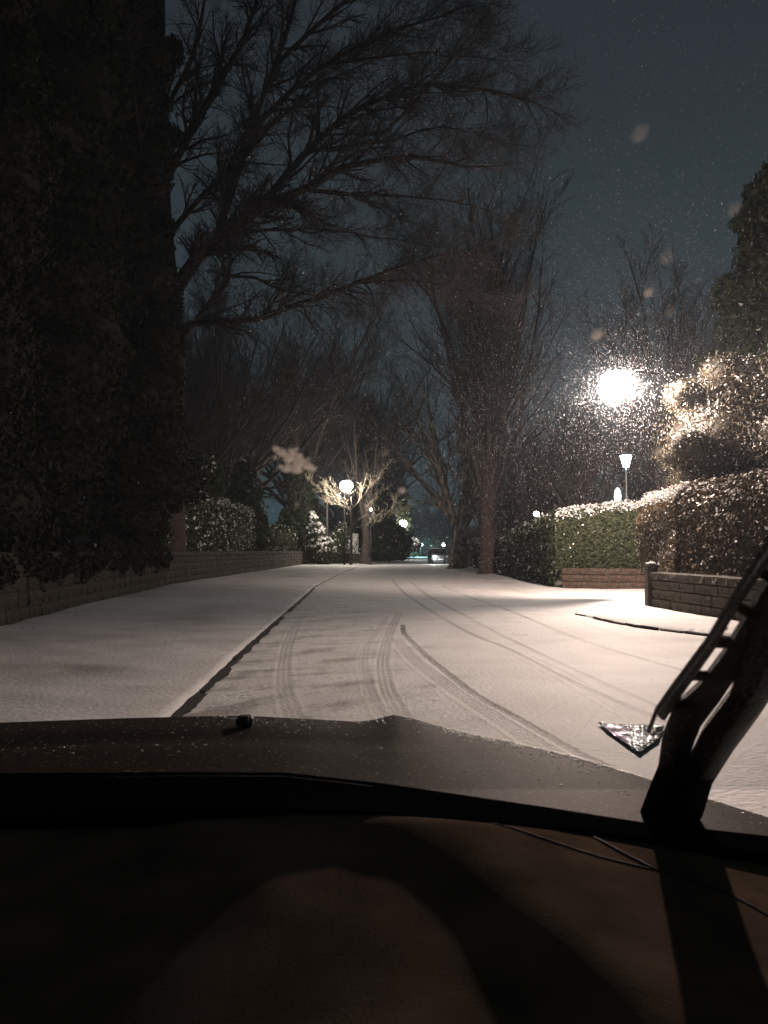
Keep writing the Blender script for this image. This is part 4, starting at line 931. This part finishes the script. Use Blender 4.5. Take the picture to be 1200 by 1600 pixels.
# wiper: perforated blade frame and the thick arm beside it
NRM = Vector((0, WS_T, 1)).normalized()
def strip(pts, name, th, mt, off=.012, parent=car, mb=None):
    V = []; N = len(pts); P3 = [WS(a, b_, off) for a, b_, w_ in pts]
    for i, (a, b_, w_) in enumerate(pts):
        i0, i1 = max(i - 1, 0), min(i + 1, N - 1); dx, dy = pts[i1][0] - pts[i0][0], pts[i1][1] - pts[i0][1]; l = math.hypot(dx, dy); nx, ny = -dy / l, dx / l
        L, R_ = WS(a + nx * w_ / 2, b_ + ny * w_ / 2, off), WS(a - nx * w_ / 2, b_ - ny * w_ / 2, off)
        m_ = (L + R_) / 2
        e = NRM * th
        V += [L - CO, L.lerp(m_, .25) + e - CO, R_.lerp(m_, .25) + e - CO, R_ - CO, m_ - e * .3 - CO]
    k = 5; F = [(i * k + j, i * k + (j + 1) % k, (i + 1) * k + (j + 1) % k, (i + 1) * k + j) for i in range(N - 1) for j in range(k)] + [tuple(range(k - 1, -1, -1)), tuple((N - 1) * k + j for j in range(k))]
    if mb is not None: mb.add(V, F); return
    return mesh_obj(name, V, F, mt, parent)
wm = mat('wiper_black', (.014, .013, .012), .5, (.04, .034, .028), 60, bump=.6, bscale=200, spec=.3)
arm = strip([(1480, 560, 110), (1380, 720, 100), (1290, 870, 92), (1235, 960, 84), (1205, 1022, 74), (1163, 1103, 56), (1121, 1159, 57), (1090, 1215, 50), (1074, 1262, 54), (1050, 1300, 60)], 'wiper_arm', .010, wm, .010)
fr = MB()
strip([(1470, 440, 8), (1370, 600, 8), (1275, 760, 9), (1225, 835, 9), (1195, 882, 9), (1150, 945, 10), (1112, 1013, 10), (1060, 1085, 11), (1033, 1122, 14)], '', .006, wm, .014, mb=fr)
strip([(1485, 490, 20), (1385, 640, 20), (1290, 800, 22), (1240, 875, 24), (1205, 928, 26), (1164, 999, 30), (1146, 1033, 36), (1108, 1085, 40), (1074, 1120, 52), (1060, 1153, 52), (1049, 1201, 42), (1036, 1243, 50), (1020, 1292, 54)], '', .008, wm, .018, mb=fr)
for a, b_, c_, d_, w_ in ((1075, 1059, 1116, 1062, 9), (1118, 1008, 1155, 1012, 9), (1042, 1108, 1080, 1104, 14), (1148, 950, 1182, 968, 12), (1185, 897, 1215, 915, 10)):
    strip([(a, b_, w_), ((a + c_) / 2, (b_ + d_) / 2, w_ * .8), (c_, d_, w_)], '', .006, wm, .016, mb=fr)
blade = fr.build('wiper_blade', wm, car)
strip([(1462, 430, 5), (1362, 590, 5), (1268, 745, 5), (1188, 868, 5), (1106, 1003, 5), (1052, 1075, 5), (1026, 1112, 5), (1014, 1145, 6)], 'rubber_strip', .003, rubber, .006, parent=blade)
sl = MB(); iv1, fi1 = iv, fi
for i in range(230):
    pts_ = ((1225, 835), (1195, 882), (1150, 945), (1112, 1013), (1060, 1085), (1033, 1122)); f_ = R.random() * 4.99; k = int(f_); f_ -= k
    a = pts_[k][0] * (1 - f_) + pts_[k + 1][0] * f_ + R.gauss(0, 3 if k < 5 else 16); c_ = pts_[k][1] * (1 - f_) + pts_[k + 1][1] * f_ + R.gauss(0, 3)
    q = WS(a, c_, .024 if k < 5 else .028) - CO; r_ = R.uniform(.0004, .0013) * (1.6 if R.random() < .08 else 1)
    sl.add([tuple(q[m] + v[m] * r_ * R.uniform(.7, 1.3) for m in range(3)) for v in iv1], [tuple(f) for f in fi1])
tag(sl.build('slush_crumbs', mat('slush', (.30, .25, .21), .5, transl=.3), blade, True), kind='stuff')
b = MB(); p = WS(1018, 1290, .01) - CO; b.lathe([(.03, -.02), (.028, .01), (.018, .016)], p, 14); b.build('wiper_pivot', rubber, car)

# flakes and drops stuck to the windscreen
flake = mat('melting_flake', (.78, .70, .64), .5, (.88, .82, .76), 60, transl=.85)
def thin(m, f):
    n = m.node_tree; out = n.nodes['Material Output']; src = out.inputs['Surface'].links[0].from_socket
    t = n.nodes.new('ShaderNodeBsdfTransparent'); mx = n.nodes.new('ShaderNodeMixShader'); mx.inputs[0].default_value = f
    n.links.new(src, mx.inputs[1]); n.links.new(t.outputs[0], mx.inputs[2]); n.links.new(mx.outputs[0], out.inputs['Surface']); return m
thin(flake, .45)
flake_dim = thin(mat('thin_drop', (.75, .68, .62), .5, transl=.8), .86)
def blob(px, py, wpx, label, cat='snowflake', name='stuck_snowflake', seed=1, star=False, group='flakes and drops on the windscreen', dim=False):
    p = WS(px, py, .004); dist = (p - CAM).length; s = wpx / FPX * dist * .5; R = np.random.default_rng(seed)
    iv, fi = ico(); fi = fi[(iv[fi][:, :, 2].mean(1) > .05)]; Vs, Fs = [], []
    cs = [(0, 0, 1.0)] if not star else [(a * 1.2, b * 1.15, c * .72) for a, b, c in [(-.45, .35, .34), (-.2, .05, .4), (.1, -.2, .42), (.45, -.35, .38), (-.35, -.45, .36), (0, -.55, .34), (.2, .2, .25), (-.05, .4, .3), (.7, -.5, .22), (-.65, .55, .22), (-.6, -.4, .2), (.35, -.05, .2), (-.75, .1, .14), (.55, .05, .1), (.15, .55, .12)]]
    ux = Vector((1, 0, 0)); uy = Vector((0, -1, WS_T)).normalized()
    for i, (a, b_, r_) in enumerate(cs):
        v = iv * (1 + R.normal(0, .025 if not star else .15, (len(iv), 1))) * r_ * s
        c0 = np.array(ux) * a * s + np.array(uy) * b_ * s * 1.3
        Vs.append(np.outer(v[:, 0], ux) + np.outer(v[:, 1], uy) * 1.35 + np.outer(v[:, 2], NRM) * .25 + c0); Fs.append(fi + len(iv) * i)
    o = mesh_obj(name, np.concatenate(Vs), np.concatenate(Fs), flake_dim if dim else flake, smooth=True); o.location = p
    return tag(o, label, cat, group)
blob(460, 718, 66, 'large ragged snowflake stuck on the glass above the road', star=True, seed=2)
blob(933, 523, 17, 'round drop just above the blazing street lamp', 'drop', 'water_drop', 3)
blob(1060, 667, 17, 'bright drop overlapping the left edge of the lit cypress', 'drop', 'water_drop', 4)
blob(1028, 705, 13, 'pale drop against the thin dark lamp column', 'drop', 'water_drop', 5)
blob(873, 911, 11, 'small bright drop over the foot of the dark hedge', 'drop', 'water_drop', 6)
blob(1042, 401, 20, 'faint drop over the bare treetops right of the lamp', 'drop', 'water_drop', 7, dim=True)
blob(1013, 457, 12, 'small oval drop over the twigs above the lamp', 'drop', 'water_drop', 8)
blob(1046, 486, 15, 'faint drop on the twigs, below the treetop one', 'drop', 'water_drop', 9, dim=True)
blob(1000, 207, 22, 'dim drop high in the open sky', 'drop', 'water_drop', 10, dim=True)
blob(1147, 326, 18, 'very dim drop in the sky near the conifer spire', 'drop', 'water_drop', 11, dim=True)
blob(463, 787, 11, 'faint drop below the large ragged snowflake', 'drop', 'water_drop', 12, dim=True)
blob(937, 825 + 0, 10, 'dim drop over the green hedge face', 'drop', 'water_drop', 13, dim=True)
blob(1036, 819, 14, 'dim drop over the brown beech hedge', 'drop', 'water_drop', 14, dim=True)
blob(601, 707, 12, 'dim drop over the dark trees above the distant lamps', 'drop', 'water_drop', 15, dim=True)
blob(628, 766, 12, 'short curved smear of ice above the second distant lamp', 'ice', 'ice_smear', 16)
for o in [o for o in COL.objects if o.name.startswith('water_drop') and o.parent is None]: pass

# ------------------------------------------------------------------ falling snow
FR = np.random.default_rng(12); octv = np.array([(1, 0, 0), (0, .35, 1), (-1, 0, 0), (0, -.35, -1)], float); octf = np.array([(0, 1, 2), (2, 3, 0)])
n = 62000
y1 = FR.uniform(9, 34, n); x1 = FR.uniform(-.2, .52, n) * y1; z1 = FR.uniform(.1, 11, n)
m2 = 8000; y2 = FR.uniform(20, 95, m2); x2 = FR.uniform(-.3, .3, m2) * y2; z2 = FR.uniform(.1, 14, m2)
m3 = 7500; q3 = FR.normal(0, 1, (m3, 3)); q3 *= ((.3 + FR.random(m3) ** 1.9 * 3.6) / np.linalg.norm(q3, axis=1))[:, None]; q3 += np.array(LP)  # extra flakes added close round the lamp to make its halo
x2 = np.r_[x2, q3[:, 0]]; y2 = np.r_[y2, q3[:, 1]]; z2 = np.r_[z2, q3[:, 2]]
Cf = np.stack([np.r_[x1, x2], np.r_[y1, y2], np.r_[z1, z2]], 1); dl_ = np.linalg.norm(Cf - np.array(LP), axis=1); Cf = Cf[FR.random(len(Cf)) < np.clip(1.25 * np.exp(-dl_ / 9), .10, 1)]; sz = FR.uniform(.0015, .0034, len(Cf)) * np.clip(Cf[:, 1] / 20, .75, 2.2)
dirn = np.array([-.16, -.05, 1.0]); dirn /= np.linalg.norm(dirn)
V = octv[None] * sz[:, None, None] * np.array([1, 1, 5.0]); V[:, :, 0] += V[:, :, 2] * FR.normal(-.25, .22, len(Cf))[:, None]
an_ = FR.uniform(0, 3.14, len(Cf))[:, None]; V = np.stack([V[:, :, 0] * np.cos(an_) - V[:, :, 1] * np.sin(an_), V[:, :, 0] * np.sin(an_) + V[:, :, 1] * np.cos(an_), V[:, :, 2]], -1)
V = (V + Cf[:, None]).reshape(-1, 3); F = (octf[None] + (np.arange(len(Cf)) * 4)[:, None, None]).reshape(-1, 3)
tag(mesh_obj('falling_snow', V, F, mat('flake', (.85, .84, .85), .6, transl=.6)), 'snow falling through the lamplight, with flakes added round the lamp as a halo', 'snow', kind='stuff')

# ------------------------------------------------------------------ haze
hm = bpy.data.materials.new('haze'); hm.use_nodes = True; n = hm.node_tree; n.nodes.clear(); out = n.nodes.new('ShaderNodeOutputMaterial'); pv = n.nodes.new('ShaderNodeVolumePrincipled')
pv.inputs['Density'].default_value = .0008; pv.inputs['Color'].default_value = (.74, .82, .95, 1); pv.inputs['Anisotropy'].default_value = .35
n.links.new(pv.outputs[0], out.inputs['Volume'])
b = MB(); b.box((0, 150, 19.5), (700, 430, 41.4)); hz = b.build('haze', hm); tag(hz, kind='stuff')
